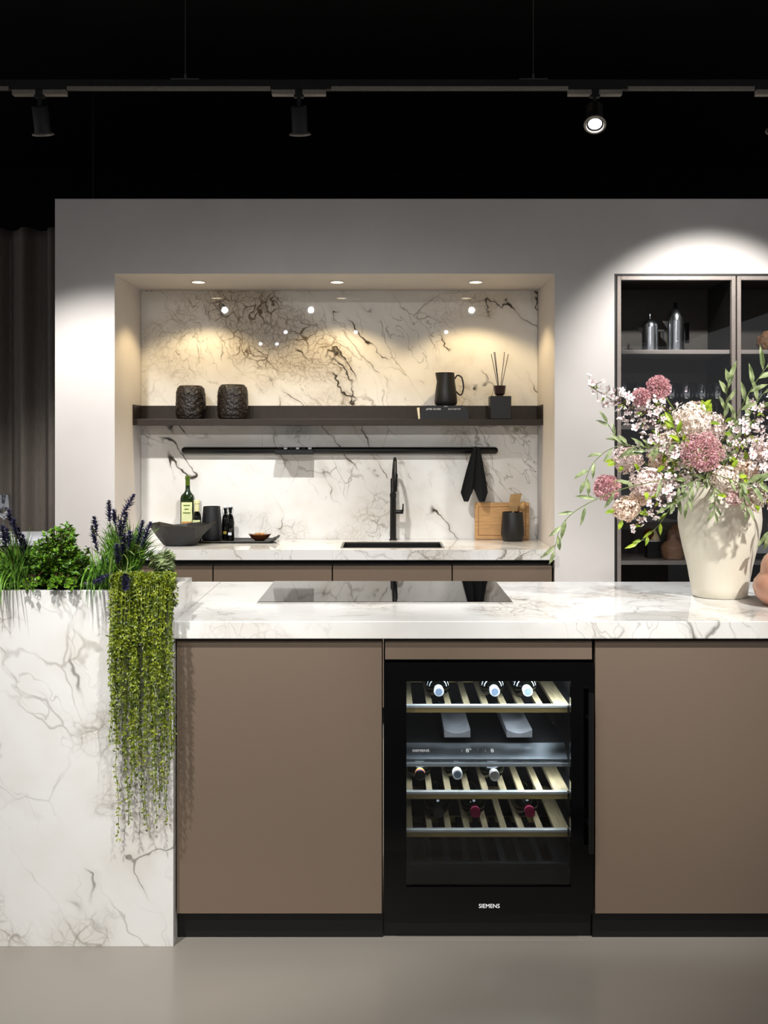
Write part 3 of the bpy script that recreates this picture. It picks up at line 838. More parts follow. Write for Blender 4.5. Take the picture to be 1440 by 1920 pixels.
# hob
hz = IZ
hb_ = thing('induction_hob', 'black glass induction hob lying in the island worktop', 'hob', (0, 3.73, IZ))
q0 = at(483, 1131, 1); k0 = (EYE-IZ)
hy0 = k0*F/(1131-HOR); hy1 = IY1-.02
hx0_, hx1_ = (483-720)*hy0/F, (961-720)*hy0/F
B(hx0_, hx1_, hy0, hy1, IZ+.0002, IZ+.005).build('glass', 'black_glass', hb_, bevel=.001)
B(hx0_-.002, hx1_+.002, hy0-.006, hy0-.0002, IZ+.0002, IZ+.0042).build('front_trim', 'hob_edge', hb_)

def island_cab(x0, x1, label, z0=.081, z1=.860, body=True):
    c = thing('island_cabinet', label, 'cabinet', ((x0+x1)/2, 3.4, 0), 'island cabinets')
    B(x0+.001, x1-.001, 3.142, 3.75, z0 if z0 < .2 else z0+.02, IZ-IT-.001).build('body', 'black_metal', c)
    if z0 < .2: B(x0+.001, x1-.001, 3.151, 3.17, 0, .080).build('plinth', 'plinth', c)
    B(x0+.003, x1-.003, 3.12, 3.141, z0, z1).build('front' if z0 > .2 else 'door', 'bronze', c, bevel=.0012)
    return c
DX = lambda px: (px-720)*3.12/F
island_cab(PLX+.001, DX(718), 'tall flat bronze island cabinet next to the planter')
island_cab(DX(1114), DX(1114)+.6, 'tall flat bronze island cabinet under the flower vase')
island_cab(DX(1114)+.602, 1.88, 'bronze island cabinet closing the far end of the island')
cf = thing('filler_panel', 'narrow bronze panel above the wine cooler', 'panel', (.3, 3.13, .806))
B(DX(722), DX(1110), 3.12, 3.141, .806, .860).build('front', 'bronze', cf, bevel=.0012)
B(DX(722), DX(1110), 3.142, 3.7, .812, IZ-IT-.001).build('carcass', 'black_metal', cf)

# ------------------------------------------------------------------ wine cooler
wc0, wc1 = DX(719)+.001, DX(1113)-.001
wc = thing('wine_cooler', 'built-in black wine cooler with glass door and lit racks', 'wine cooler', ((wc0+wc1)/2, 3.4, 0))
cz0, cz1 = .10, .80
bd = MB()
bd.box(wc0, wc0+.03, 3.142, 3.66, .085, cz1).box(wc1-.03, wc1, 3.142, 3.66, .085, cz1)
bd.box(wc0+.03, wc1-.03, 3.142, 3.66, .085, .10).box(wc0+.03, wc1-.03, 3.142, 3.66, .785, cz1).box(wc0+.03, wc1-.03, 3.645, 3.66, .10, .785)
bd.build('housing', 'cavity', wc)
B(wc0, wc1, 3.160, 3.175, 0, .080).build('plinth', 'plinth', wc)
vx0, vx1, vz0, vz1 = DX(762), DX(1070), .159, .745
dr = MB(); y0, y1 = 3.116, 3.138
dr.box(wc0, vx0, y0, y1, .083, .799).box(vx1, wc1, y0, y1, .083, .799).box(vx0, vx1, y0, y1, .083, vz0).box(vx0, vx1, y0, y1, vz1, .799)
door = dr.build('door', 'black_gloss', wc)
B(vx0, vx1, 3.122, 3.126, vz0, vz1).build('pane', 'pane', door)
hdl = MB(); hX = DX(1103); hdl.tube([(hX, 3.080, (HOR-1300)*3.08/F+EYE), (hX, 3.080, EYE-(1600-HOR)*3.08/F)], .0075, 12)
hdl.tube([(hX, 3.116, .64), (hX, 3.08, .64)], .005, 8); hdl.tube([(hX, 3.116, .34), (hX, 3.08, .34)], .005, 8)
hdl.build('handle', 'black_metal', door, smooth=40)
text('lettering', 'SIEMENS', .0165, (DX(917), 3.1155, EYE-(1699-HOR)*3.116/F), 'lettering_white', door, .0002, sx=.98)
# control panel
RX0_, RX1_ = (754-720)*3.2/F, (1064-720)*3.2/F
cpz = .499; cp = MB()
cp.add([(RX0_, 3.2, cpz), (RX1_, 3.2, cpz), (RX1_, 3.257, .531), (RX0_, 3.257, .531), (RX0_, 3.2, cpz-.006), (RX1_, 3.2, cpz-.006), (RX1_, 3.62, cpz-.006), (RX0_, 3.62, cpz-.006), (RX1_, 3.62, .531), (RX0_, 3.62, .531)],
       [(0,1,2,3), (4,7,6,5), (0,4,5,1), (3,2,8,9), (1,5,6,8,2), (0,3,9,7,4), (7,9,8,6)])
B(RX0_, RX1_, 3.2585, 3.63, .5312, .5325).build('electronics_cover', 'cavity', wc)
cpo = cp.build('control_panel', 'panel_steel', wc)
B(RX0_, RX1_+.003, 3.196, 3.215, cpz-.021, cpz-.012).build('panel_trim', 'steel', wc)
tilt = math.atan2(.032, .057); cpn = Vector((0, -.032, .057)).normalized()
pcx = lambda px: (px-720)*3.228/F
mid = Vector((0, 3.2285, .515))+cpn*.0006
text('lettering', 'SIEMENS', .0135, Vector((pcx(789), 0, 0))+mid, 'lettering_white', cpo, .0001, rot=(tilt, 0, 0))
for px, t_ in ((866, 'i'), (879, '8°'), (896, '\''), (910, 'i'), (923, '8')):
    text('display_digit', t_, .02 if t_[0] == '8' else .014, Vector((pcx(px), 0, 0))+mid, 'lettering_white', cpo, .0001, rot=(tilt, 0, 0))
# racks
slat_px = [(752, 774), (800, 811), (835, 846.5), (870.5, 882), (905, 916.5), (939, 951), (972, 984), (1007, 1019), (1040, 1067)]
sl_mesh = {}
for zi, rz in enumerate((.657, .404, .293, .196)):
    low = zi == 3  # bottom rack gets the darkened colour in place of real shade
    rk = B(RX0_-.01, RX1_, 3.2, 3.214, rz-.022, rz-.008).build('rack', 'rack_shaded' if low else 'rack_rail', wc)
    B(RX0_-.01, RX1_, 3.197, 3.216, rz-.008, rz).build('front_trim', 'rack_shaded' if low else 'trim_bright', rk, bevel=.001)
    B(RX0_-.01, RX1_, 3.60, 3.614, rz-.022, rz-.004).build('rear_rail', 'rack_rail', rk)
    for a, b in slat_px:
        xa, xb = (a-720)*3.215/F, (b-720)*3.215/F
        B(xa, xb, 3.2165, 3.60, rz-.014, rz-.003).build('slat', 'rack_shaded' if low else 'rack_wood', rk)
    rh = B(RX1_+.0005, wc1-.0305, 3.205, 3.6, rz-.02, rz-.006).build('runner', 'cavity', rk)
for pa, pb in ((833, 882), (950, 998)):
    xa, xb = (pa-720)*3.25/F, (pb-720)*3.25/F; zt = .572; zb = .549
    sp = MB(); n = 12
    for y in (3.25, 3.62):
        for i in range(n+1):
            u = i/n; sp.v.append(Vector((xa+(xb-xa)*u, y, zt-.011*(1-(2*u-1)**2))))
        sp.v += [Vector((xb, y, zb)), Vector((xa, y, zb))]
    m = n+3
    sp.f += [tuple(range(m-1, -1, -1)), tuple(range(m, 2*m))]+[(i, (i+1) % m, (i+1) % m+m, i+m) for i in range(m)]
    sp.build('bottle_cradle', 'support_grey', wc)
# light strips of the cooler
B(wc0+.05, wc1-.05, 3.165, 3.180, .778, .7845).build('light_strip', 'strip_led', wc)
B(RX0_, RX1_, 3.30, 3.315, cpz-.012, cpz-.0065).build('light_strip', 'strip_led', wc)
aim_light('cooler_beam', 'AREA', ((wc0+wc1)/2, 3.19, .775), ((wc0+wc1)/2, 3.34, .5), .8, (.80, .90, 1), wc, size=(.44, .02))
aim_light('cooler_beam', 'AREA', (wc1-.10, 3.20, .775), (wc1-.16, 3.30, .5), .9, (.80, .90, 1), wc, size=(.10, .03))
aim_light('cooler_beam', 'AREA', ((wc0+wc1)/2, 3.26, .478), ((wc0+wc1)/2, 3.33, .2), .42, (.86, .93, 1), wc, size=(.44, .02))
aim_light('cooler_beam', 'AREA', (wc1-.12, 3.26, .478), (wc1-.18, 3.33, .2), .28, (.86, .93, 1), wc, size=(.14, .02))

def wine_bottle(px, py, rz, label, cap, grp, band=None, lab=None, Yn=3.225):
    X = (px-720)*Yn/F
    o = Vector((X, Yn, rz+.0335)); ax = Vector((0, 1, 0))
    b = thing('wine_bottle', label, 'bottle', o, grp)
    MB().lathe([(.0125, .03), (.0135, .042), (.020, .052), (.031, .068), (.0365, .088), (.0365, .29), (.033, .295)], o, ax, 24).build('glass_body', 'bottle_dark', b, smooth=50)
    cpp = MB().lathe([(.010, 0), (.0148, .0015), (.0152, .008), (.0145, .012), (.0140, .034)], o, ax, 24).build('capsule', cap, b, smooth=35)
    MB().lathe([(.0005, -.0004), (.0105, -.0004)], o, ax, 20, False, False).build('capsule_disc', 'label_blue' if cap == 'capsule_white' else cap, cpp)
    if band:
        for k, bm in enumerate(band):
            MB().lathe([(.0147, .014+k*.010), (.0150, .021+k*.010)], o, ax, 24, False, False).build('capsule_band', bm, b, smooth=40)
    if lab:
        lm = MB(); r = .0369; n = 14
        for k in range(n):
            t0 = .25+k*(PI-.5)/n; t1 = .25+(k+1)*(PI-.5)/n
            lm.add([o+Vector((r*math.cos(t), y, r*math.sin(t))) for t, y in ((t0, .10), (t1, .10), (t1, .22), (t0, .22))], [(0,1,2,3)])
        lm.build('label', lab, b, smooth=60)
        nm = MB(); 
        for k in range(n):
            t0 = .1+k*(PI-.2)/n; t1 = .1+(k+1)*(PI-.2)/n
            nm.add([o+Vector((rr*math.cos(t), y, rr*math.sin(t))) for t, y, rr in ((t0, .058, .0247), (t1, .058, .0247), (t1, .074, .0334), (t0, .074, .0334))], [(0,1,2,3)])
        nm.build('shoulder_label', lab, b, smooth=60)
    return b
G1, G2, G3 = 'white-capped bottles on the top rack', 'bottles on the middle rack', 'bottles on the lower rack'
wine_bottle(823, 1298, .657, 'white-capped wine bottle lying apart on the top rack of the cooler', 'capsule_white', G1, lab='label_white')
wine_bottle(928, 1295, .657, 'white-capped wine bottle lying middle of three on the top rack', 'capsule_white', G1, lab='label_white')
wine_bottle(990, 1294, .657, 'white-capped wine bottle on the top rack nearest the door handle', 'capsule_white', G1, lab='label_white')
wine_bottle(788, 1455, .404, 'dark wine bottle with yellow and pink neck bands on the middle rack', 'capsule_black', G2, band=('capsule_pink', 'capsule_yellow'), Yn=3.24)
wine_bottle(858, 1455, .404, 'wine bottle with a plain white cap on the middle rack', 'capsule_white', G2, Yn=3.25)
wine_bottle(928, 1460, .404, 'wine bottle with a dull grey cap on the middle rack', 'capsule_grey', G2, Yn=3.235)
wine_bottle(823, 1525, .293, 'wine bottle with a black cap on the lower rack', 'capsule_black', G3, Yn=3.24)
wine_bottle(892, 1525, .293, 'magenta-capped wine bottle beside the black-capped one on the lower rack', 'capsule_magenta', G3, band=('capsule_pink',), Yn=3.24)
wine_bottle(994, 1523, .293, 'magenta-capped wine bottle on the lower rack nearest the handle side', 'capsule_magenta', G3, band=('capsule_pink',), Yn=3.245)

# ------------------------------------------------------------------ display cabinets with glass doors
def glass_cabinet(x0, x1, label):
    c = thing('display_cabinet', label, 'cabinet', ((x0+x1)/2, 5.75, 0), 'glass-fronted display cabinets')
    B(x0, x0+.018, WY+.03, WB-.002, .02, NZ-.003).build('side_panel', 'cab_dark', c)
    B(x1-.018, x1, WY+.03, WB-.002, .02, NZ-.003).build('side_panel', 'cab_dark', c)
    B(x0+.018, x1-.018, WB-.2, WB-.19, .04, NZ-.003).build('back_panel', 'cab_inner', c)
    B(x0+.018, x1-.018, WY+.03, WB-.2, NZ-.021, NZ-.003).build('top_panel', 'cab_dark', c)
    B(x0+.018, x1-.018, WY+.03, WB-.2, .02, .04).build('bottom_panel', 'cab_dark', c)
    for z in SHELVES:
        B(x0+.0185, x1-.0185, WY+.04, WB-.2005, z-.021, z).build('shelf', 'cab_shelf', c, bevel=.001)
    d = MB(); f = .020; a, b, zz0, zz1 = x0+.002, x1-.002, .03, NZ-.012
    d.box(a, a+f, WY-.003, WY+.026, zz0, zz1).box(b-f, b, WY-.003, WY+.026, zz0, zz1).box(a+f, b-f, WY-.003, WY+.026, zz1-f, zz1).box(a+f, b-f, WY-.003, WY+.026, zz0, zz0+f)
    fr = d.build('door_frame', 'cab_frame', c, bevel=.0015)
    B(a+f, b-f, WY+.010, WY+.014, zz0+f, zz1-f).build('pane', 'pane', fr)
    B(b-f-.004, b-f+.006, WY-.018, WY-.003, 1.0, 1.25).build('handle', 'cab_dark', fr)
    return c
SHELVES = (1.894, 1.5135, 1.16, .829, .45)
glass_cabinet(1.166, 1.764, 'dark glass-door display cabinet with the chrome coffee pots')
glass_cabinet(1.767, 2.366, 'dark glass-door display cabinet with the brown knotted ornament')
B_ = MB(); B_.box(CX0+.0005, CX0+.0105, WY-.001, WB-.21, 0.0, NZ-.0005).box(CX0+.0105, CX1-.0005, WY-.001, WY+.02, NZ-.0105, NZ-.0005)
tag(B_.build('cabinet_surround', 'cab_dark', origin=(CX0, WY, 0)), 'dark metal edging around the display cabinets', 'frame')

# coffee pots
def moka(px, ybase, w_, htot, hb, label, knob, hand, Yp):
    p = at(px, ybase, Yp); p.z = SHELVES[0]; s = Yp/F; R = w_/2*s; H = htot*s; hbz = hb*s
    r = thing('coffee_pot', label, 'coffee pot', p, 'chrome coffee pots')
    MB().lathe([(R*.9, 0), (R*.98, .002), (R, .008), (R, hbz*.33), (R*.95, hbz*.335), (R*.95, hbz*.35), (R, hbz*.355), (R, hbz)], p, (0,0,1), 40).build('body', 'chrome', r, smooth=35)
    dome = [(R*1.01*math.cos(t), hbz+(H-hbz)*math.sin(t)) for t in [k*PI/2/10 for k in range(10)]]+[(R*.05, H)]
    MB().lathe(dome, p, (0,0,1), 40).build('lid', 'chrome', r, smooth=50)
    if knob == 'black':
        MB().lathe([(R*.25, H-.004), (R*.24, H+.02), (R*.2, H+.03), (R*.05, H+.033)], p, (0,0,1), 20).build('knob', 'black_gloss', r, smooth=40)
    else:
        MB().lathe([(R*.1, H-.002), (R*.12, H+.012), (R*.07, H+.025), (R*.02, H+.027)], p, (0,0,1), 12).build('knob', 'chrome', r, smooth=40)
    z = hbz*.98; sp = MB()
    sp.add([p+Vector((-R*.9, -R*.35, z)), p+Vector((-R*.9, R*.35, z)), p+Vector((-R*1.55, 0, z+.004)), p+Vector((-R*.98, 0, z-.035))], [(0,2,1), (0,3,2), (1,2,3), (0,1,3)])
    sp.build('spout', 'chrome', r)
    hm = MB(); hX = p.x+R*1.0; hz_ = p.z+hbz*.86
    if hand == 'black':
        hm.box(hX+.006, hX+.026, p.y-.008, p.y+.008, p.z+hbz*.28, p.z+hbz*.95).box(hX-.003, hX+.006, p.y-.006, p.y+.006, hz_-.01, hz_+.01)
    else:
        hm.box(hX-.003, hX+.032, p.y-.005, p.y+.005, hz_-.006, hz_+.006).box(hX+.025, hX+.032, p.y-.005, p.y+.005, hz_-.05, hz_-.006)
    hm.build('handle', 'black_gloss' if hand == 'black' else 'black_ceramic', r, bevel=.002)
moka(1218.5, 656, 30, 63, 46, 'small chrome coffee pot with a thin pointed knob', 'chrome', 'thin', 5.66)
moka(1266.5, 656, 32, 82, 58, 'large chrome coffee pot with black knob and black handle', 'black', 'black', 5.66)
# ornament
op = Vector((1.995, 5.68, SHELVES[0]+.052))
om = MB(); om.lathe([(max(.001, .054*math.sin(k*PI/16)), -.054*math.cos(k*PI/16)) for k in range(17)], op, (0,0,1), 28, False, False)
for i, q in enumerate(om.v):
    d = (q-op); om.v[i] = op+d*(1+.22*mnoise.noise(d*45)+.1*mnoise.noise(d*110))
    om.v[i].z = max(om.v[i].z, SHELVES[0]+.0005)
tag(om.build('knotted_ornament', 'ornament_brown', origin=op-Vector((0,0,.052)), smooth=70), 'round brown knotted ornament on the upper display shelf', 'ornament')

# stemware
wgp = [(.034, 0), (.033, .003), (.006, .007), (.0042, .012), (.0038, .09), (.006, .096), (.022, .106), (.034, .122), (.039, .145), (.038, .17), (.033, .205), (.0315, .215), (.0305, .215), (.037, .168), (.0378, .145), (.0325, .123), (.02, .108), (.002, .1)]
wgm = MB().lathe(wgp, (0,0,0), (0,0,1), 20, True, False).mesh('wine_glass', smooth=50); wgm.materials.append(M['stemware'])
def put_glass(x, y, z, lab, grp, s=1.0):
    o = bpy.data.objects.new('wine_glass', wgm); col.objects.link(o); o.location = (x, y, z); o.scale = (s, s, s)
    o.rotation_euler.z = random.uniform(0, 6)
    return tag(o, lab, 'glass', grp)
for r_ in range(4):
    for k in range(7):
        put_glass(1.227+k*.0783+(.006 if r_ % 2 else 0), 5.575+r_*.082, SHELVES[1]+.0003, 'clear stemmed wine glass on the shelf below the coffee pots', 'wine glasses below the coffee pots')
for r_ in range(4):
    for k in range(4):
        put_glass(1.826+k*.0795+(.012 if r_ % 2 else 0), 5.575+r_*.082, SHELVES[1]+.0003, 'clear stemmed wine glass on the shelf below the knotted ornament', 'wine glasses below the ornament')

# pottery low shelf
zl = SHELVES[3]
p = at(1262, 1052, 5.60); p.z = zl
fl = thing('flask_vase', 'squat ribbed brown flask with a ring handle on the lower shelf', 'vase', p)
MB().lathe([(.04, 0), (.05, .004), (.058, .03), (.061, .055), (.06, .066), (.045, .085), (.022, .098), (.015, .108), (.015, .122), (.019, .128), (.014, .128), (.011, .115)], p, (0,0,1), 36).build('body', 'pottery', fl, smooth=30)
MB().tube([p+Vector((.026+.014*math.cos(t), 0, .108+.014*math.sin(t))) for t in [k*2*PI/14 for k in range(15)]], .0035, 8).build('ring_handle', 'pottery_dark', fl, smooth=60)
p = at(1283, 1050, 5.76); p.z = zl
lathe_thing('round_jar', 'larger ochre round jar standing behind the ribbed flask', 'jar', [(.05, 0), (.075, .02), (.095, .08), (.09, .13), (.06, .165), (.035, .172), (.03, .168)], p, 'pottery_dark')
p = at(1222, 1050, 5.66); p.z = zl
st = thing('sculpted_ornament', 'small beige and brown sculpture on a black block stand', 'ornament', p)
B(p.x-.03, p.x+.03, p.y-.03, p.y+.03, zl, zl+.085).build('stand', 'black_metal', st, bevel=.003)
MB().lathe([(.035, .085), (.044, .088), (.044, .092)], p, (0,0,1), 28).build('plate', 'carton_white', st, smooth=30)
MB().lathe([(.001, -.03), (.02, -.024), (.03, 0), (.02, .024), (.001, .03)], p+Vector((-.014, 0, .122)), (0,0,1), 20).build('brown_ball', 'dish_brown', st, smooth=60)
MB().lathe([(.027, .0925), (.024, .11), (.006, .145), (.001, .147)], p+Vector((.014, -.006, 0)), (0,0,1), 12).build('beige_cone', 'beige', st)
p = at(1432, 1052, 5.62); p.z = zl
bxn = thing('tea_carton', 'small white carton with dark print on the lower shelf', 'box', p)
B(p.x-.045, p.x+.045, p.y-.03, p.y+.03, zl+.03, zl+.075).build('carton', 'carton_white', bxn, bevel=.001)
B(p.x-.045, p.x+.045, p.y-.03, p.y+.03, zl, zl+.03).build('base_band', 'book_black', bxn)
B(p.x-.01, p.x-.004, p.y-.0306, p.y-.0301, zl+.05, zl+.065).build('print', 'book_black', bxn)

# sideboard beside the curtain
sd = thing('sideboard', 'low dark sideboard with white top in front of the curtain', 'sideboard', (-2.3, 5.6, 0))
B(-3.0, -1.70, 5.35, 5.85, .92, .95).build('top', 'carton_white', sd, bevel=.002)
B(-2.97, -1.73, 5.38, 5.83, .08, .92).build('body', 'cab_dark', sd)
B(-2.9, -1.8, 5.42, 5.8, 0, .08).build('plinth', 'plinth', sd)
put_glass(-1.905, 5.48, .9503, 'clear wine glass standing on the white sideboard top', 'glass on the sideboard')

# ------------------------------------------------------------------ planter
PY0, PY1, PZ = 3.091, 3.39, 1.007
pl = thing('marble_planter', 'tall white marble planter box at the island end', 'planter', (-1.1, 3.24, 0))
t = .02; pX0 = -1.9
B(pX0, PLX, PY0, PY0+t, 0, PZ).build('front_slab', 'marble_planter', pl, bevel=.001)
B(pX0, PLX, PY1-t, PY1, 0, PZ).build('back_slab', 'marble_planter', pl)
B(PLX-t, PLX-.0002, PY0+t, PY1-t, 0, PZ).build('end_slab', 'marble_planter', pl)
B(pX0, pX0+t, PY0+t, PY1-t, 0, PZ).build('end_slab', 'marble_planter', pl)
B(pX0+t, PLX-t, PY0+t, PY1-t, .8, PZ-.02).build('soil', 'soil', pl)
SOIL = PZ-.02

def over_rim(p, m=.005):
    # keep a point above the slabs where it crosses them
    if p.y < 3.116+.004 and p.y > 3.070 and p.z < PZ+m: p.z = PZ+m
    if p.y > PY1-t-.004 and p.y < PY1+.012 and p.z < PZ+m: p.z = PZ+m
    if p.x > PLX-t-.004 and p.x < PLX+.02 and p.y > 3.07 and p.z < PZ+m: p.z = PZ+m
    return p
def grass_tuft(mb, c, n, h, spread, W=.006, droop=.6, xl=(-9, 9), yl=(-9, 9)):
    for _ in range(n):
        a = random.uniform(0, 2*PI); sp = random.uniform(.2, 1)*spread; hh = h*random.uniform(.55, 1.1)
        b0 = Vector(c)+Vector((random.uniform(-.03, .03), random.uniform(-.03, .03), 0))
        b0.x = min(max(b0.x, xl[0]+.004), xl[1]-.004); b0.y = min(max(b0.y, max(yl[0]+.004, 3.122)), min(yl[1]-.004, 3.362))
        d = Vector((math.cos(a), math.sin(a)*.7, 0))
        ex, ey = b0.x+d.x*sp, b0.y+d.y*sp
        if ex < xl[0]: d.x *= (xl[0]-b0.x)/(ex-b0.x)*random.uniform(.6, 1)
        if ex > xl[1]: d.x *= (xl[1]-b0.x)/(ex-b0.x)*random.uniform(.6, 1)
        if ey < yl[0]: d.y *= (yl[0]-b0.y)/(ey-b0.y)*random.uniform(.6, 1)
        if ey > yl[1]: d.y *= (yl[1]-b0.y)/(ey-b0.y)*random.uniform(.6, 1)
        pts = []
        for i in range(9):
            t_ = i/8
            pts.append(over_rim(b0+d*sp*t_**1.4+Vector((0, 0, hh*(t_-droop*(sp/spread)*t_**3*.75)))))
        mb.blade(pts, W*random.uniform(.7, 1.2))

def overhang(mb, x, n, spread, half=.05):
    # blades that arch forward over the planter rim
    for _ in range(n):
        b0 = Vector((x+random.uniform(-half, half), 3.14+random.uniform(-.015, .03), SOIL)); dx = random.uniform(-spread, spread)
        r_ = random.uniform(.7, 1.2); up = random.uniform(.05, .09); drop = random.uniform(-.01, .045)
        mb.blade([over_rim(q) for q in crv([b0, b0+Vector((dx*.4, -.028*r_, up)), Vector((b0.x+dx*.8, 3.062-.02*r_, PZ+up*.45)), Vector((b0.x+dx, 3.045-.02*r_, PZ-drop))], 14)], .0062)

def spike_mesh(name, L):
    m = MB(); n = int(L/.005)
    for i in range(n):
        z = L*i/n; r = .0145*(math.sin(PI*min(1, (i+2)/(n+2))*.9+.2)**.7 if True else 1)*random.uniform(.8, 1.1)
        for k in range(5):
            a = i*1.9+k*2*PI/5
            d = Vector((math.cos(a), math.sin(a), .9))
            m.leaf4((0, 0, z), d+rv(.35), (0, 0, 1), r*random.uniform(1.1, 1.7), .0065)
    m.tube([(0, 0, -.01), (0, 0, L)], .0012, 5)
    me = m.mesh(name, smooth=None); me.materials.append(M['lavender_blue']); return me
spikes = [spike_mesh('flower_spike', L) for L in (.05, .065, .08)]

def lavender(label, cx, cy, sp, ngrass, h, spread, xl, yl):
    c = Vector((cx, cy, SOIL))
    r = thing('lavender_plant', label, 'plant', c, 'plants in the planter')
    g = MB(); grass_tuft(g, c, ngrass, h, spread, .0058, .6, xl, yl)
    go = g.build('leaves', 'leaf_grass', r); go['kind'] = 'stuff'
    stm = MB()
    for k, (px, py, Y, lean) in enumerate(sp):
        tip = at(px, py, Y)
        L = (.05, .065, .08)[k % 3]
        if tip.z > SOIL+.1:
            d = (tip-c).normalized()*.55+Vector((lean, -.05, .9)); d.normalize()
            base = tip-d*L
            mid = (c+base)/2+Vector((0, 0, .02))
            stm.tube(crv([c+rv(.02)*1, mid, base], 8), .0016, 5)
        else:
            d = Vector((lean, -.5, -.35)).normalized(); base = tip-d*L
            stm.tube(crv([c, (c+base)/2+Vector((0, -.03, .075)), base+Vector((0, .02, .035)), base], 14), .0016, 5)
        o = bpy.data.objects.new('flower_spike', spikes[k % 3]); col.objects.link(o); o.parent = r
        o.location = base-c; o.rotation_euler = d.to_track_quat('Z', 'Y').to_euler()
        for s_ in range(3):
            stm.leaf(base-d*.01*s_, rv(1)+d*.6, rv(1), .03, .004)
    stm.build('stems', 'stem_green', r)
    return r
lavender('dark blue lavender with long grassy leaves beside the boxwood, planter corner side', -.782, 3.28,
         [(176, 968, 3.3, .0), (204, 938, 3.3, .05), (252, 926, 3.25, .75), (226, 975, 3.2, .1), (233, 1000, 3.21, .15), (283, 978, 3.22, .35), (244, 995, 3.2, .1), (219, 1020, 3.2, .0), (172, 985, 3.3, -.05), (213, 955, 3.22, -.1), (238, 960, 3.3, .35), (268, 975, 3.24, .2), (175, 1092, 3.02, -.7), (235, 1105, 2.99, .1), (192, 1045, 3.2, -.1)], 400, .24, .17, (-.853, -.672), (3.20, 3.41))
lavender('dark blue lavender with grassy leaves at the boxwood side away from the corner', -1.10, 3.28,
         [(16, 955, 3.25, -.15), (25, 972, 3.23, -.2), (34, 988, 3.26, -.25), (42, 1002, 3.28, -.3), (4, 985, 3.22, -.1), (47, 1015, 3.31, -.3), (12, 990, 3.30, -.1), (-14, 980, 3.25, -.1)], 260, .19, .15, (-1.3, -1.035), (3.20, 3.41))
XG, YG = (-1.28, -1.035), (3.02, 3.19)
g = MB(); grass_tuft(g, (-1.075, 3.15, SOIL), 120, .12, .12, .008, .75, XG, YG)
grass_tuft(g, (-1.13, 3.14, SOIL), 70, .10, .12, .008, .8, XG, YG)
overhang(g, -1.095, 30, .05)
o = g.build('grass_tuft', 'leaf_grass', origin=(-1.09, 3.15, SOIL)); tag(o, 'bright arching grass tuft at the front of the planter', 'plant')
o['kind'] = 'stuff'
XG = (-.852, -.778)
g = MB(); grass_tuft(g, (-.815, 3.15, SOIL), 130, .165, .10, .0065, .7, XG, YG)
overhang(g, -.815, 22, .012, .024)
o = g.build('grass_tuft', 'leaf_grass', origin=(-.815, 3.15, SOIL)); tag(o, 'green grass tuft arching over the planter edge beneath the lavender', 'plant')
o['kind'] = 'stuff'
# boxwood
bc = Vector((-.943, 3.22, SOIL))
bw = thing('boxwood_bush', 'rounded boxwood bush with small glossy green leaves in the planter', 'bush', bc)
tw_ = MB(); lf = MB()
for k in range(170):
    u = random.uniform(-1, 1); a = random.uniform(0, 2*PI)
    e = Vector((u*.078, math.sin(a)*.10*(1-u*u*.4)-.01, 0))
    hh = .185*(1-.55*u*u)*random.uniform(.25, 1.0)*(1-.35*abs(math.sin(a)))
    if k < 34: hh = .195*random.uniform(.85, 1.0)*(1-.6*u*u)
    e.z = hh
    pts = crv([bc, bc+Vector((e.x*.5, e.y*.6, e.z*.6)), bc+e], 8)
    tw_.tube(pts, .0015, 5)
    for p in pts[2:]:
        for s_ in range(6):
            d = rv(1); d.z = abs(d.z)*.7+.1; d.y -= .25
            q = over_rim(p+rv(.004), .012)
            if q.z < PZ+.03: d.z = abs(d.z)+.3
            lf.leaf4(q, d, Vector((0, -.4, 1))+rv(.5), random.uniform(.013, .021), random.uniform(.009, .013))
for k in range(14):                                     # a few shoots lean out over the rim
    x = random.uniform(-.075, .075); up = random.uniform(.03, .05); e = Vector((bc.x+x, 3.072+random.uniform(-.012, .004), PZ+random.uniform(.004, .03)))
    pts = crv([bc+Vector((x*.6, -.04, .01)), Vector((bc.x+x*.9, 3.125, PZ+up)), e], 8); tw_.tube([over_rim(q, .010) for q in pts], .0013, 5)
    for s_ in range(8): lf.leaf4(pts[-1-s_ % 3]+rv(.003), rv(.6)+Vector((0, -.8, .15)), Vector((0, -1, .6))+rv(.4), .016, .011)
tw_.build('twigs', 'stem_brown', bw); fo = lf.build('foliage', 'leaf_box', bw); fo['kind'] = 'stuff'
# sage
sc_ = Vector((-.645, 3.28, SOIL))
sg = thing('sage_plant', 'grey-green sage with pointed leaves above the trailing plant', 'plant', sc_)
lf = MB(); sm = MB()
for k in range(34):
    tip = at(random.uniform(276, 322), random.uniform(1040, 1072), 3.27+random.uniform(-.05, .08))
    b_ = rv(.015); b_.z = 0; pts = [over_rim(q, .006) for q in crv([sc_+b_, (sc_+tip)/2+Vector((-.01, 0, .02)), tip], 10)]; sm.tube(pts, .0014, 5)
    for p in pts[3:]:
        for s_ in range(3):
            lf.leaf(p, Vector((.9, -.1, .55))+rv(.45), rv(1)+Vector((0, -.6, .6)), random.uniform(.022, .032), random.uniform(.007, .010))
sm.build('stems', 'stem_green', sg); fo = lf.build('foliage', 'leaf_sage', sg); fo['kind'] = 'stuff'
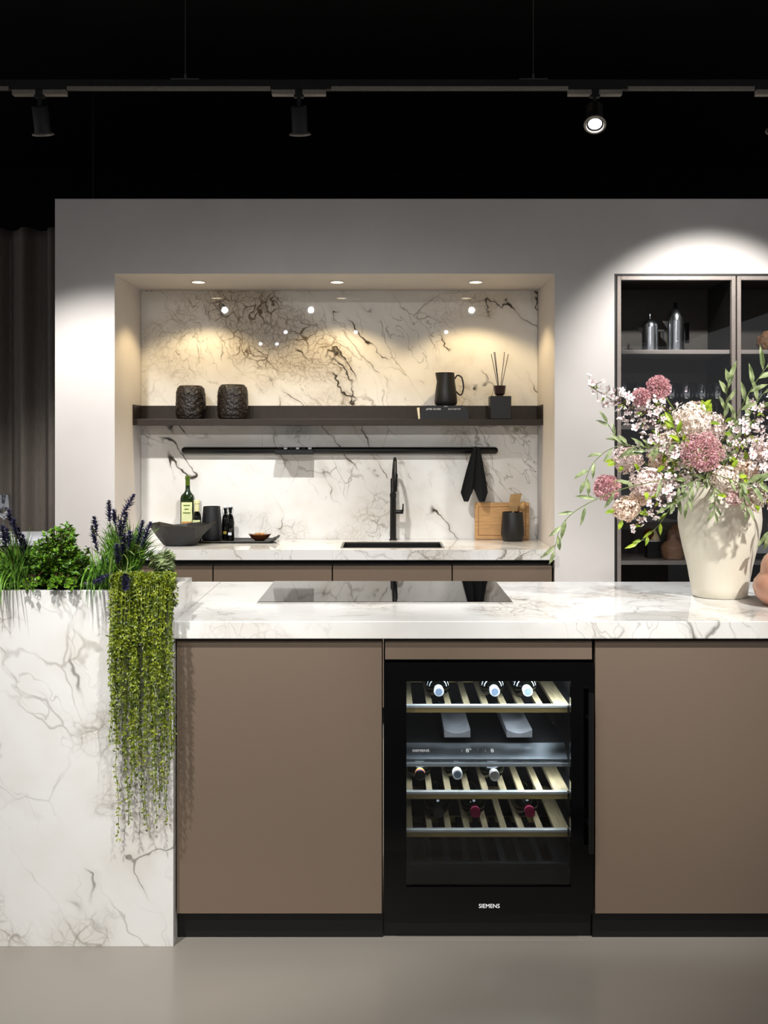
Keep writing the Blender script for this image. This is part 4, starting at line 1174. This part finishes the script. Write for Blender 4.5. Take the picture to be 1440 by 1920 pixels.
# trailing plant
vc = Vector((-.68, 3.12, SOIL))
vn = thing('trailing_plant', 'yellow-green trailing plant hanging down the planter front', 'plant', vc)
def strand(x0, yoff, ztop, zend, drift):
    m = MB()
    start = Vector((min(x0+random.uniform(-.02, .02), -.63), 3.15+random.uniform(-.02, .03), SOIL))
    pts = [start, start+Vector((0, -.005, .045)), Vector((x0, 3.105, ztop+.012)), Vector((x0+drift*.1, 3.068-yoff*.6, ztop-.010)), Vector((x0+drift*.3, 3.066-yoff, ztop-.12))]
    n = max(2, int((ztop-.12-zend)/.09))
    for i in range(1, n+1):
        t_ = i/n; pts.append(Vector((x0+drift*(.3+.7*t_)+random.uniform(-.005, .005), 3.066-yoff+random.uniform(-.006, .006), ztop-.12+(zend-ztop+.12)*t_)))
    for p in pts[3:]: p.y = min(p.y, 3.070)
    L = sum((pts[i+1]-pts[i]).length for i in range(len(pts)-1)); N = int(L/.0095)
    c = [over_rim(q, .010) if q.z > .99 else q for q in crv(pts, N)]; m.tube(c[::2], .0009, 4)
    for i, p in enumerate(c):
        if i < 3: continue
        a = i*1.1+x0*50
        for s_ in range(2 if i < N*.75 else 1+(i % 2)):
            aa = a+s_*PI+random.uniform(-.5, .5)
            d = Vector((math.cos(aa)*random.uniform(.3, 1), math.sin(aa)*.5-.3, random.uniform(-1.1, .35)))
            if p.z < 1.02 and p.y < 3.09: d.y = -abs(d.y)*.8-.05
            elif p.z < 1.05: d.z = abs(d.z)+.2
            m.leaf4(p, d, rv(1)+Vector((0, -.4, .3)), random.uniform(.009, .014), random.uniform(.0045, .0068))
    o = m.build('strand', 'leaf_vine', vn); return o
XL, XR = (206-720)*3.06/F, (322-720)*3.06/F
for k in range(92):
    u = random.random(); x = XL+(XR-XL)*u
    ye = random.choice([random.uniform(1160, 1330), random.uniform(1180, 1330), random.uniform(1300, 1440), random.uniform(1380, 1500)])
    if u < .12: ye = min(ye, 1390)
    strand(x, random.uniform(.0, .045), 1.03+random.uniform(-.015, .018), EYE-(ye-HOR)*3.05/F, random.uniform(-.006, .012))
for px, ye, dr_ in ((222, 1575, .0), (232, 1545, .01), (251, 1540, -.004), (262, 1540, .012), (275, 1560, .0), (292, 1548, .004), (310, 1548, .004), (316, 1500, .002), (300, 1510, -.004), (240, 1500, .0)):
    strand((px-8-720)*3.06/F, random.uniform(.0, .03), 1.03, EYE-(ye-HOR)*3.05/F, .012+dr_)
# mound of the trailing plant at the rim
m = MB()
for k in range(520):
    u = random.random(); px = 225+u*112; py = 1083+random.uniform(0, 45)+abs(u-.6)*22
    p = at(px, py, 3.07+random.uniform(-.02, .10)*(1 if py < 1100 else .2))
    if p.z < 1.024 and p.y > 3.064: p.y = 3.064-random.uniform(0, .012)
    if p.x > PLX+.012 and p.z < .93: continue
    for s_ in range(2): m.leaf4(p, rv(.8)+Vector((0, -.9, .35)), Vector((0, -.6, .8))+rv(.4), random.uniform(.009, .0135), random.uniform(.005, .007))
fo = m.build('crown', 'leaf_vine', vn); fo['kind'] = 'stuff'

# ------------------------------------------------------------------ cream vase and flowers
VC = Vector((1.108, 3.61, IZ))
vprof = [(.082, 0), (.088, .003), (.092, .03), (.104, .10), (.120, .165), (.132, .225), (.1345, .255), (.132, .29), (.124, .325), (.110, .355), (.095, .372), (.090, .378), (.084, .378), (.09, .365), (.118, .315), (.126, .255), (.1, .1), (.08, .02)]
va = thing('flower_vase', 'large cream ceramic urn vase on the island worktop', 'vase', VC)
MB().lathe(vprof, VC, (0,0,1), 64).build('body', 'vase_cream', va, smooth=60)
pk = Vector((at(1482, 1145, 3.40).x, 3.40, IZ))
gv = thing('gourd_vase', 'glossy peach gourd-shaped vase beside the cream vase', 'vase', pk)
MB().lathe([(.06, 0), (.08, .005), (.104, .03), (.112, .055), (.108, .078), (.095, .095), (.089, .101), (.089, .108), (.087, .13), (.078, .15), (.06, .168), (.045, .172), (.04, .165)], pk, (0,0,1), 56).build('body', 'peach_glaze', gv, smooth=50)

MOUTH = VC+Vector((0, 0, .378))
AX = Vector((VC.x, VC.y, 0))
# ---- the flower heads, settled so that neighbours press against each other without running into each other
H_ = 'hydrangea'; S_ = 'sedum'
HEADS = [
    [S_, 1320, 852, 3.37, 37, None, 'big round dusty pink sedum head over the vase', None],
    [S_, 1232, 728, 3.46, 21, None, 'dusty pink sedum head topping the blossoms', None],
    [S_, 1207, 742, 3.45, 15, None, 'smaller dusty pink sedum head beside the topmost one', None],
    [S_, 1142, 918, 3.42, 23, None, 'pink sedum head with yellow-green side in front of the white wall', (.9, -.5, .5)],
    [H_, 1292, 795, 3.47, 37, 'hydrangea_cream', 'large cream hydrangea head behind the big pink sedum', 110],
    [H_, 1330, 800, 3.54, 30, 'hydrangea_pink', 'pale pink hydrangea head beside the yellow-green leaves', 80],
    [H_, 1180, 865, 3.46, 28, 'hydrangea_pink', 'peach pink hydrangea head near the cabinet edge', 75],
    [H_, 1240, 857, 3.50, 24, 'hydrangea_peach', 'peach flower head between the hydrangeas', 60],
    [H_, 1205, 905, 3.41, 31, 'hydrangea_pink', 'soft pink hydrangea head above the hanging blossoms', 85],
    [H_, 1234, 903, 3.48, 22, 'hydrangea_cream', 'small cream head beside the soft pink hydrangea', 50],
    [H_, 1175, 945, 3.42, 25, 'hydrangea_peach', 'peach head with golden centre low beside the vase', 70],
    [H_, 1200, 932, 3.46, 18, 'hydrangea_peach', 'small golden peach head above the low peach one', 40],
    [H_, 1358, 897, 3.38, 25, 'hydrangea_cream', 'cream pink head lying over the vase mouth', 70],
    [H_, 1370, 925, 3.36, 14, 'hydrangea_pink', 'tiny pale pink head hanging over the vase front', 30],
    [H_, 1412, 932, 3.40, 27, 'hydrangea_cream', 'cream head resting on the far vase shoulder', 75],
    [H_, 1440, 845, 3.46, 32, 'hydrangea_pink', 'pale pink hydrangea head at the far side of the bouquet', 80],
    [H_, 1262, 822, 3.45, 24, 'hydrangea_cream', 'cream head between the blossom branch and the big sedum', 60],
    [H_, 1400, 880, 3.45, 22, 'hydrangea_peach', 'peach head beside the blossoms over the vase mouth', 55],
]
for h in HEADS: h += [at(h[1], h[2], h[3]), h[4]*h[3]/F*(1.12 if h[0] == H_ else 1.14)]       # [8] centre, [9] radius
def vase_r(z):
    z -= VC.z
    for (r0, z0), (r1, z1) in zip(vprof[:12], vprof[1:12]):
        if z0 <= z <= z1: return r0+(r1-r0)*(z-z0)/max(z1-z0, 1e-6)
    return 0
def off_vase(p, gap):
    """push a point outside the vase body"""
    if p.z < VC.z+.395:
        v = Vector((p.x-VC.x, p.y-VC.y, 0)); need = max(vase_r(min(p.z+.01, VC.z+.377)), vase_r(max(p.z-.01, VC.z)))+gap
        if 1e-6 < v.length < need:
            v = v.normalized()*need; p = Vector((VC.x+v.x, VC.y+v.y, p.z))
    return p
for it in range(240):
    for i, a in enumerate(HEADS):
        for b in HEADS[i+1:]:
            d = b[8]-a[8]; need = (a[9]+b[9])*.99
            if d.length < need:
                e = d.normalized(); e.y *= 1.6; e.normalize(); m_ = (need-d.length)*.3
                wa = b[9]/(a[9]+b[9])
                a[8] -= e*m_*wa; b[8] += e*m_*(1-wa)
    for a in HEADS:
        if a[8].z-a[9] < VC.z+.378: a[8] = off_vase(a[8], a[9]*.97)
SPH = [(h[8], h[9]) for h in HEADS]
def off_heads(p, gap, skip=None):
    for _ in range(3):
        for i, (c, R) in enumerate(SPH):
            if i == skip: continue
            d = p-c
            if d.length < R+gap:
                p = c+(d.normalized() if d.length > 1e-5 else Vector((0, 1, 0)))*(R+gap)
    return p
def in_head(p, gap=0., skip=None):
    return any(i != skip and (p-c).length < R+gap for i, (c, R) in enumerate(SPH))
def in_vase(p, gap=.002):
    return p.z < VC.z+.382 and Vector((p.x-VC.x, p.y-VC.y, 0)).length < vase_r(min(p.z, VC.z+.377))+gap

# ---- stems: side by side in the vase, fanning out over the rim
SLOTS = []; STEMPTS = []; BLOS = []
def slot(target):
    v = Vector((target.x-VC.x, target.y-VC.y, 0)); v = v.normalized() if v.length > 1e-6 else Vector((0, 1, 0))
    up = (target.z-MOUTH.z)/max((target-MOUTH).length, 1e-6)
    want = v*(.064*(1-max(0, up)*.75))
    best = None
    for i in range(700):
        r = .067*math.sqrt((i+.5)/700); a = i*2.39996; p = Vector((r*math.cos(a), r*math.sin(a), 0))
        if all((p-q).length > .0096 for q in SLOTS):
            k = (p-want).length
            if best is None or k < best[0]: best = (k, p)
    p = best[1]; SLOTS.append(p); return p
def route(pts, rad, skip=None, n=90):
    """stem from the vase floor through its own place in the mouth to the given points, clear of heads, vase and other stems"""
    tgt = pts[0] if len(pts) == 1 else pts[1]
    s_ = slot(tgt)
    foot = VC+s_*.8+Vector((0, 0, .0215)); mouth = VC+s_+Vector((0, 0, .352))
    rim = VC+s_*1.22+Vector((0, 0, .415))
    lead = [foot, VC+s_*.9+Vector((0, 0, .19)), mouth, rim]
    out = Vector((pts[0].x-VC.x, pts[0].y-VC.y, 0)); out = out.normalized() if out.length > 1e-6 else Vector((0, 1, 0))
    if pts[0].z < VC.z+.47 and (Vector((pts[0].x-VC.x, pts[0].y-VC.y, 0))).length > .1:
        lead.append(VC+s_*.5+out*.115+Vector((0, 0, max(.412, min(.45, pts[0].z-VC.z+.05)))))
    c = crv(lead+pts, n)
    k0 = next(i for i, p in enumerate(c) if p.z > VC.z+.39)
    for it in range(14):
        new = list(c)
        for i in range(k0, n+1):
            p = c[i]
            if skip is None or i < n-6: p = off_heads(p, rad+.0015, skip)
            if i > k0+3: p = off_vase(p, rad+.004)
            if i < n-2:
                for q in STEMPTS:
                    d = p-q; L = d.length
                    if L < rad*2+.0016: p = p+(d/L if L > 1e-6 else rv(1))*(rad*2+.0018-L)*.7
            new[i] = p
        c = new
        if it < 11:
            for i in range(k0+1, n): c[i] = c[i]*.5+(c[i-1]+c[i+1])*.25
    STEMPTS.extend(c)
    return foot, c

blos_R = .0175
def blossom_mesh(R, droop):
    m = MB()
    for k in range(5):
        a = 2*PI*k/5; d = Vector((math.cos(a), math.sin(a), droop)).normalized(); sd = Vector((-math.sin(a), math.cos(a), 0))
        c = [Vector((0,0,0)), d*R*.45, d*R*.8, d*R]
        W = [.08, .24, .27, .05]
        b = len(m.v)
        for i in range(4):
            lift = (0, .04, .02, -.1)[i]*R
            m.v += [c[i]-sd*R*W[i]+Vector((0,0,lift)), c[i]+Vector((0,0,lift*.3-.05*R)), c[i]+sd*R*W[i]+Vector((0,0,lift))]
        for i in range(3):
            for j in range(2):
                q = b+i*3+j; m.f.append((q, q+1, q+4, q+3))
    for k in range(6):
        a = k*PI/3; m.tube([(0,0,0), (R*.12*math.cos(a), R*.12*math.sin(a), R*.45)], .0005, 4)
    me = m.mesh('blossom', smooth=80); me.materials.append(M['blossom_white']); return me
blos = [blossom_mesh(.016, .35), blossom_mesh(.0175, .9), blossom_mesh(.014, 1.6)]

def floret_head(R, n, fl=.010, squash=(1, .85, .9)):
    m = MB(); seed = Vector((random.uniform(0, 9), random.uniform(0, 9), 0)); n = int(n*2.1)
    for i in range(n):
        z = 1-2*(i+.5)/n; a = i*2.39996; rr = math.sqrt(max(0, 1-z*z))
        d = Vector((rr*math.cos(a), rr*math.sin(a), z))+rv(.12); d.normalize()
        lump = 1+.24*mnoise.noise(d*2.1+seed)+.12*mnoise.noise(d*5+seed)
        p = Vector((d.x*squash[0], d.y*squash[1], d.z*squash[2]))*R*min(1.05, lump*random.uniform(.78, 1.08))
        d = (d+rv(.45)).normalized()
        u = d.orthogonal().normalized(); w_ = d.cross(u); ph = random.uniform(0, PI); f_ = fl*random.uniform(.65, 1.2)
        for k in range(4):
            t_ = ph+k*PI/2; e = u*math.cos(t_)+w_*math.sin(t_)
            m.leaf4(p, e+d*.2+rv(.3), d, f_, f_*.7)
    for i in range(n//2):                               # inner florets close the gaps
        d = rv(1); p = Vector((d.x*squash[0], d.y*squash[1], d.z*squash[2]))*R*random.uniform(.5, .72)
        for k in range(3): m.leaf4(p, rv(1)+d*.2, d+rv(.3), fl*1.3, fl*1.1)
    return m
def stem_of(r_name, label, group, c, R, idx):
    # the stem comes up behind the head and ends inside it
    out = Vector((c.x-VC.x, c.y-VC.y, 0)); out = out.normalized() if out.length > 1e-6 else Vector((0, 1, 0))
    mid = (MOUTH+c)/2+Vector((0, .03, .02)); mid.z = max(mid.z, min(MOUTH.z+.03, c.z+.05))
    foot, pts = route([mid, c], .0026, idx)
    r = thing(r_name, label, 'flower', foot, group)
    MB().tube(pts, .0026, 7).build('stem', 'stem_green', r, smooth=60)
    return r, foot, pts
order = sorted(range(len(HEADS)), key=lambda i: HEADS[i][8].z)
for idx in order:
    kind, px, py, Y, rpx, mat, label, extra, c, Re = HEADS[idx]; R = rpx*Y/F
    if kind == H_:
        r, foot, pts = stem_of('hydrangea_stem', label, 'cream and peach flower heads', c, R, idx)
        h = floret_head(R, extra, .0095).mesh('flower_head'); h.materials.append(M[mat])
        o = bpy.data.objects.new('flower_head', h); col.objects.link(o); o.parent = r; o.location = c-foot; o['kind'] = 'stuff'
        lfm = MB(); k = 0
        for tr_ in range(40):
            d = rv(1); d.y = -abs(d.y)*.4; d.normalize(); b0 = c+d*R*.9; L_ = .034
            if any(in_head(b0+d*L_*t_, .003, idx) or in_vase(b0+d*L_*t_, .006) for t_ in (.4, .7, 1)): continue
            if any((b0+d*L_*t_-q).length < .008 for q in STEMPTS[:-90] for t_ in (.5, 1)): continue
            lfm.leaf(b0, d, Vector((0, -1, .5)), L_, .015); k += 1
            if k == 3: break
        if lfm.v: lfm.build('leaves', 'leaf_bright', r)
    else:
        r, foot, pts = stem_of('sedum_stem', label, 'pink sedum heads', c, R, idx)
        h = MB(); n = 520
        for i in range(n):
            z = 1-2*(i+.5)/n; a = i*2.39996; rr = math.sqrt(max(0, 1-z*z))
            d = Vector((rr*math.cos(a), rr*math.sin(a), z))
            lump = min(1.06, .96+.55*mnoise.noise(d*2.8+Vector((px, 0, 0))))
            p = d*R*lump*random.uniform(.86, 1.0)
            for k in range(4): h.leaf4(p, d+rv(.7), rv(1), .0085, .0034)
        for i in range(260):
            d = rv(1)
            for k in range(3): h.leaf4(d*R*random.uniform(.5, .75), d+rv(.8), rv(1), .010, .006)
        me = h.mesh('flower_head'); me.materials.append(M['sedum_pink'])
        o = bpy.data.objects.new('flower_head', me); col.objects.link(o); o.parent = r; o.location = c-foot; o.scale = (1, .88, .95); o['kind'] = 'stuff'
        fm = MB(); dn = (pts[-12]-c).normalized()
        for k in range(14 if not extra else 90):
            a = rv(1); a = (a-dn*a.dot(dn)).normalized() if not extra else (rv(1)+Vector(extra)*1.6).normalized()
            e = c+a*R*random.uniform(.6, .95)+dn*R*.1
            fm.tube([c+dn*R*.85, (c+dn*R*.7+e)/2, e], .0011, 4)
        fm.build('filaments', 'sedum_green', r)

def blossom_branch(label, pts, dens, r0=.15, jit=.025, group='blossom branches in the cream vase'):
    foot, c = route(pts, .0026)
    root = thing('blossom_branch', label, 'flower', foot, group)
    mb = MB(); mb.tube(c, [.0028*(1-.6*i/len(c)) for i in range(len(c))], 7)
    n0 = int(len(c)*r0); n0 = max(n0, next(i for i, p in enumerate(c) if p.z > VC.z+.43) if any(p.z > VC.z+.43 for p in c) else n0)
    lfm = MB(); mine = set(range(len(STEMPTS)-len(c), len(STEMPTS)))
    for i in range(dens):
        best = None
        s_ = random.uniform(.6, 1.12)
        for tr_ in range(22):
            t_ = random.uniform(n0, len(c)-1.001); k = int(t_); p = c[k].lerp(c[k+1], t_-k)
            off = rv(1); off.y -= .35; off.z -= .15; off = off.normalized()*random.uniform(.35, 1)*jit*(1+tr_*.025)
            q = off_vase(off_heads(p+off, .0125*s_), .016)
            gap = min([(q-b_).length-(s_+w_)*.0125 for b_, w_ in BLOS] or [1])
            gs = min((q-b_).length for j_, b_ in enumerate(STEMPTS) if j_ not in mine)-.013*s_
            g_ = min(gap, gs)
            if best is None or g_ > best[0]: best = (g_, p, q)
            if g_ > 0: break
        g_, p, q = best
        if g_ < -.006: continue
        BLOS.append((q, s_)); off = q-p
        mb.tube([p, p+off*.5+Vector((0, 0, .003)), q], .0008, 4)
        o = bpy.data.objects.new('blossom', random.choice(blos)); col.objects.link(o); o.parent = root; o.location = q-foot
        d = (off.normalized()+Vector((0, -.45, -.25))+rv(.4)).normalized()
        o.rotation_euler = d.to_track_quat('Z', 'Y').to_euler(); o.scale = (s_, s_, s_)
    k = 0
    for tr_ in range(dens*3):
        b0 = c[random.randint(n0, len(c)-1)]; d = (rv(1)+Vector((0, -.4, 0))).normalized(); L_ = random.uniform(.018, .030)
        if any(in_head(b0+d*L_*t_, .003) for t_ in (.4, .8, 1)) or any((b0+d*L_*t_-q).length < w_*.014 for q, w_ in BLOS for t_ in (.5, 1)): continue
        lfm.leaf(b0, d, rv(1)+Vector((0, -1, .5)), L_, .008); k += 1
        if k >= dens//4: break
    if lfm.v: lfm.build('leaves', 'leaf_bright', root)
    mb.build('branch', 'stem_brown', root, smooth=60)
    return root
blossom_branch('long pink and white blossom branch reaching out furthest past the cabinet', [at(1290, 850, 3.62), at(1215, 792, 3.50), at(1150, 752, 3.44), at(1103, 722, 3.42)], 48, .50, .042)
blossom_branch('full pink and white blossom branch above the cream heads', [at(1300, 850, 3.55), at(1250, 790, 3.42), at(1195, 770, 3.38), at(1160, 752, 3.37)], 66, .50, .052)
blossom_branch('pink and white blossom branch under the pink sedum top', [at(1310, 840, 3.62), at(1262, 775, 3.57), at(1225, 760, 3.54), at(1190, 742, 3.53)], 44, .55, .042)
blossom_branch('blossom branch hanging low beside the vase shoulder', [at(1290, 885, 3.47), at(1245, 935, 3.42), at(1215, 962, 3.40), at(1190, 988, 3.39)], 36, .5, .034)
blossom_branch('blossom branch spreading to the far side of the bouquet', [at(1385, 850, 3.60), at(1405, 805, 3.55), at(1425, 775, 3.52), at(1450, 760, 3.50)], 54, .45, .052)
blossom_branch('dense blossom branch drooping over the far vase shoulder', [at(1390, 872, 3.52), at(1425, 870, 3.40), at(1432, 895, 3.36), at(1432, 925, 3.35)], 50, .5, .048)
blossom_branch('short blossom branch close above the vase mouth', [at(1305, 890, 3.5), at(1285, 905, 3.44), at(1270, 930, 3.42)], 18, .5, .028)
blossom_branch('blossom branch filling the middle behind the peach heads', [at(1310, 870, 3.53), at(1265, 850, 3.42), at(1235, 832, 3.38), at(1208, 828, 3.37)], 32, .5, .042)
blossom_branch('blossom branch between the big sedum and the far hydrangea', [at(1370, 878, 3.50), at(1385, 850, 3.44), at(1392, 825, 3.42), at(1400, 800, 3.41)], 38, .5, .047)
blossom_branch('low blossom branch over the near vase shoulder', [at(1290, 885, 3.45), at(1260, 908, 3.39), at(1244, 925, 3.37), at(1240, 948, 3.37)], 26, .5, .032)

def willow(label, pts, nleaf, L, W, mat='leaf_willow', t0=.4, spreadv=.8, hang=0.):
    foot, c = route(pts, .0022); N = len(c)-1
    r = thing('leafy_branch', label, 'foliage', foot, 'leafy branches in the cream vase')
    MB().tube(c, [.0023*(1-.6*i/len(c)) for i in range(len(c))], 6).build('stem', 'stem_green', r, smooth=60)
    mine = set(range(len(STEMPTS)-len(c), len(STEMPTS)))
    def ok(b0, d, L_):
        for t_ in (.3, .6, .85, 1):
            p = b0+d*L_*t_
            if in_head(p, .004) or in_vase(p, .004): return False
            if any((p-q).length < .013*w_+.003 for q, w_ in BLOS): return False
            if any((p-q).length < .007 for j_, q in enumerate(STEMPTS) if j_ not in mine): return False
        return True
    def put(b0, d, nr, L_, W_):
        MB().leaf(b0, d, nr, L_, W_, .12, .2).build('leaf', mat, r)
        for t_ in (.3, .6, .9): BLOS.append((b0+d*L_*t_, .35))
    i0 = next((i for i, p in enumerate(c) if p.z > VC.z+.41), 0)
    for k in range(nleaf+1):
        for tr_ in range(26):
            t_ = t0+(1-t0)*(k+.6)/nleaf if k < nleaf else 1.; i = min(max(int((t_+random.uniform(-.02, .02)*(tr_ > 3))*N), i0), N)
            tg = (c[min(i+1, N)]-c[max(i-2, 0)]).normalized()
            sd = tg.cross(Vector((0, -1, 0))).normalized()*(1 if (k+(tr_ > 12)) % 2 else -1)
            d = (tg*.9+(sd*spreadv+Vector((0, 0, -hang)) if k < nleaf else Vector())+rv(.22+.035*tr_)).normalized()
            L_ = L*random.uniform(.75, 1.15)*(1-.012*tr_)
            if ok(c[i], d, L_):
                put(c[i], d, Vector((0, -1, .35))+rv(.35), L_, W*random.uniform(.85, 1.15)); break
    return r
willow('narrow-leaved branch reaching over the wall and drooping at its end', [at(1270, 850, 3.45), at(1200, 838, 3.36), at(1150, 838, 3.35), at(1112, 868, 3.34), at(1098, 900, 3.34)], 9, .062, .013, t0=.5, spreadv=.6, hang=.2)
willow('narrow-leaved branch dipping low towards the niche worktop', [at(1255, 893, 3.42), at(1170, 915, 3.35), at(1090, 950, 3.34), at(1052, 985, 3.33), at(1040, 1030, 3.33)], 12, .062, .013, t0=.5, spreadv=.6, hang=.25)
willow('upright pale willow-leaved branch rising by the cabinet stile', [at(1352, 850, 3.62), at(1355, 790, 3.62), at(1362, 745, 3.60), at(1366, 715, 3.60)], 9, .07, .016, t0=.55, spreadv=.35)
willow('tall slanting willow-leaved branch rising furthest above the bouquet', [at(1362, 850, 3.58), at(1378, 790, 3.50), at(1405, 735, 3.46), at(1436, 690, 3.45)], 13, .075, .017, t0=.45, spreadv=.6)
willow('willow-leaved branch leaning to the far side behind the blossoms', [at(1375, 850, 3.66), at(1395, 800, 3.68), at(1425, 745, 3.68), at(1455, 715, 3.68)], 12, .08, .018, t0=.45, spreadv=.6)
willow('small leafy sprig hanging before the brown flask', [at(1282, 897, 3.46), at(1250, 965, 3.44), at(1222, 998, 3.43), at(1197, 1018, 3.42)], 6, .042, .011, mat='leaf_bright', t0=.66, spreadv=.6, hang=.4)
willow('leafy sprig hanging down the vase front', [at(1345, 893, 3.43), at(1340, 915, 3.37), at(1340, 940, 3.36), at(1340, 958, 3.36)], 8, .04, .010, t0=.6, spreadv=.7, hang=.5)
willow('broad grey-green leaves lying over the vase mouth', [at(1365, 893, 3.44), at(1385, 902, 3.35), at(1408, 908, 3.33), at(1425, 903, 3.33)], 8, .065, .017, t0=.6, spreadv=.8, hang=.2)
willow('grey-green leaves spreading under the big sedum', [at(1320, 893, 3.44), at(1292, 897, 3.38), at(1272, 915, 3.36), at(1264, 945, 3.36)], 8, .062, .014, t0=.6, spreadv=.8, hang=.2)
willow('yellow-green broad leaf sprig standing up behind the hydrangea', [at(1335, 830, 3.60), at(1326, 790, 3.60), at(1320, 770, 3.60)], 6, .045, .020, mat='leaf_bright', t0=.80, spreadv=1.0, hang=-.5)
willow('yellow-green broad leaf sprig among the blossoms', [at(1300, 850, 3.46), at(1278, 830, 3.37), at(1262, 795, 3.36)], 5, .042, .016, mat='leaf_bright', t0=.7, spreadv=.8)
willow('narrow leaves crossing between the peach heads', [at(1280, 868, 3.43), at(1230, 840, 3.35), at(1190, 838, 3.34), at(1160, 825, 3.35), at(1140, 795, 3.36)], 9, .055, .012, t0=.55, spreadv=.6, hang=.1)
willow('narrow leaves bending over the far vase shoulder', [at(1398, 890, 3.48), at(1438, 930, 3.44), at(1452, 970, 3.43), at(1442, 1000, 3.43)], 6, .07, .015, t0=.6, spreadv=.6, hang=.3)
willow('thin arching leaves in front of the vase below the cream head', [at(1352, 893, 3.42), at(1384, 905, 3.32), at(1394, 930, 3.31), at(1400, 955, 3.31)], 7, .05, .010, t0=.6, spreadv=.6, hang=.5)
willow('thin grey-green leaves arching before the vase shoulder', [at(1332, 893, 3.42), at(1308, 899, 3.34), at(1296, 914, 3.32), at(1288, 937, 3.32)], 7, .055, .011, t0=.6, spreadv=.6, hang=.4)
willow('long narrow leaves fanning behind the sedum', [at(1330, 862, 3.52), at(1290, 838, 3.42), at(1245, 832, 3.36), at(1205, 848, 3.34)], 10, .06, .012, t0=.5, spreadv=.7, hang=.1)
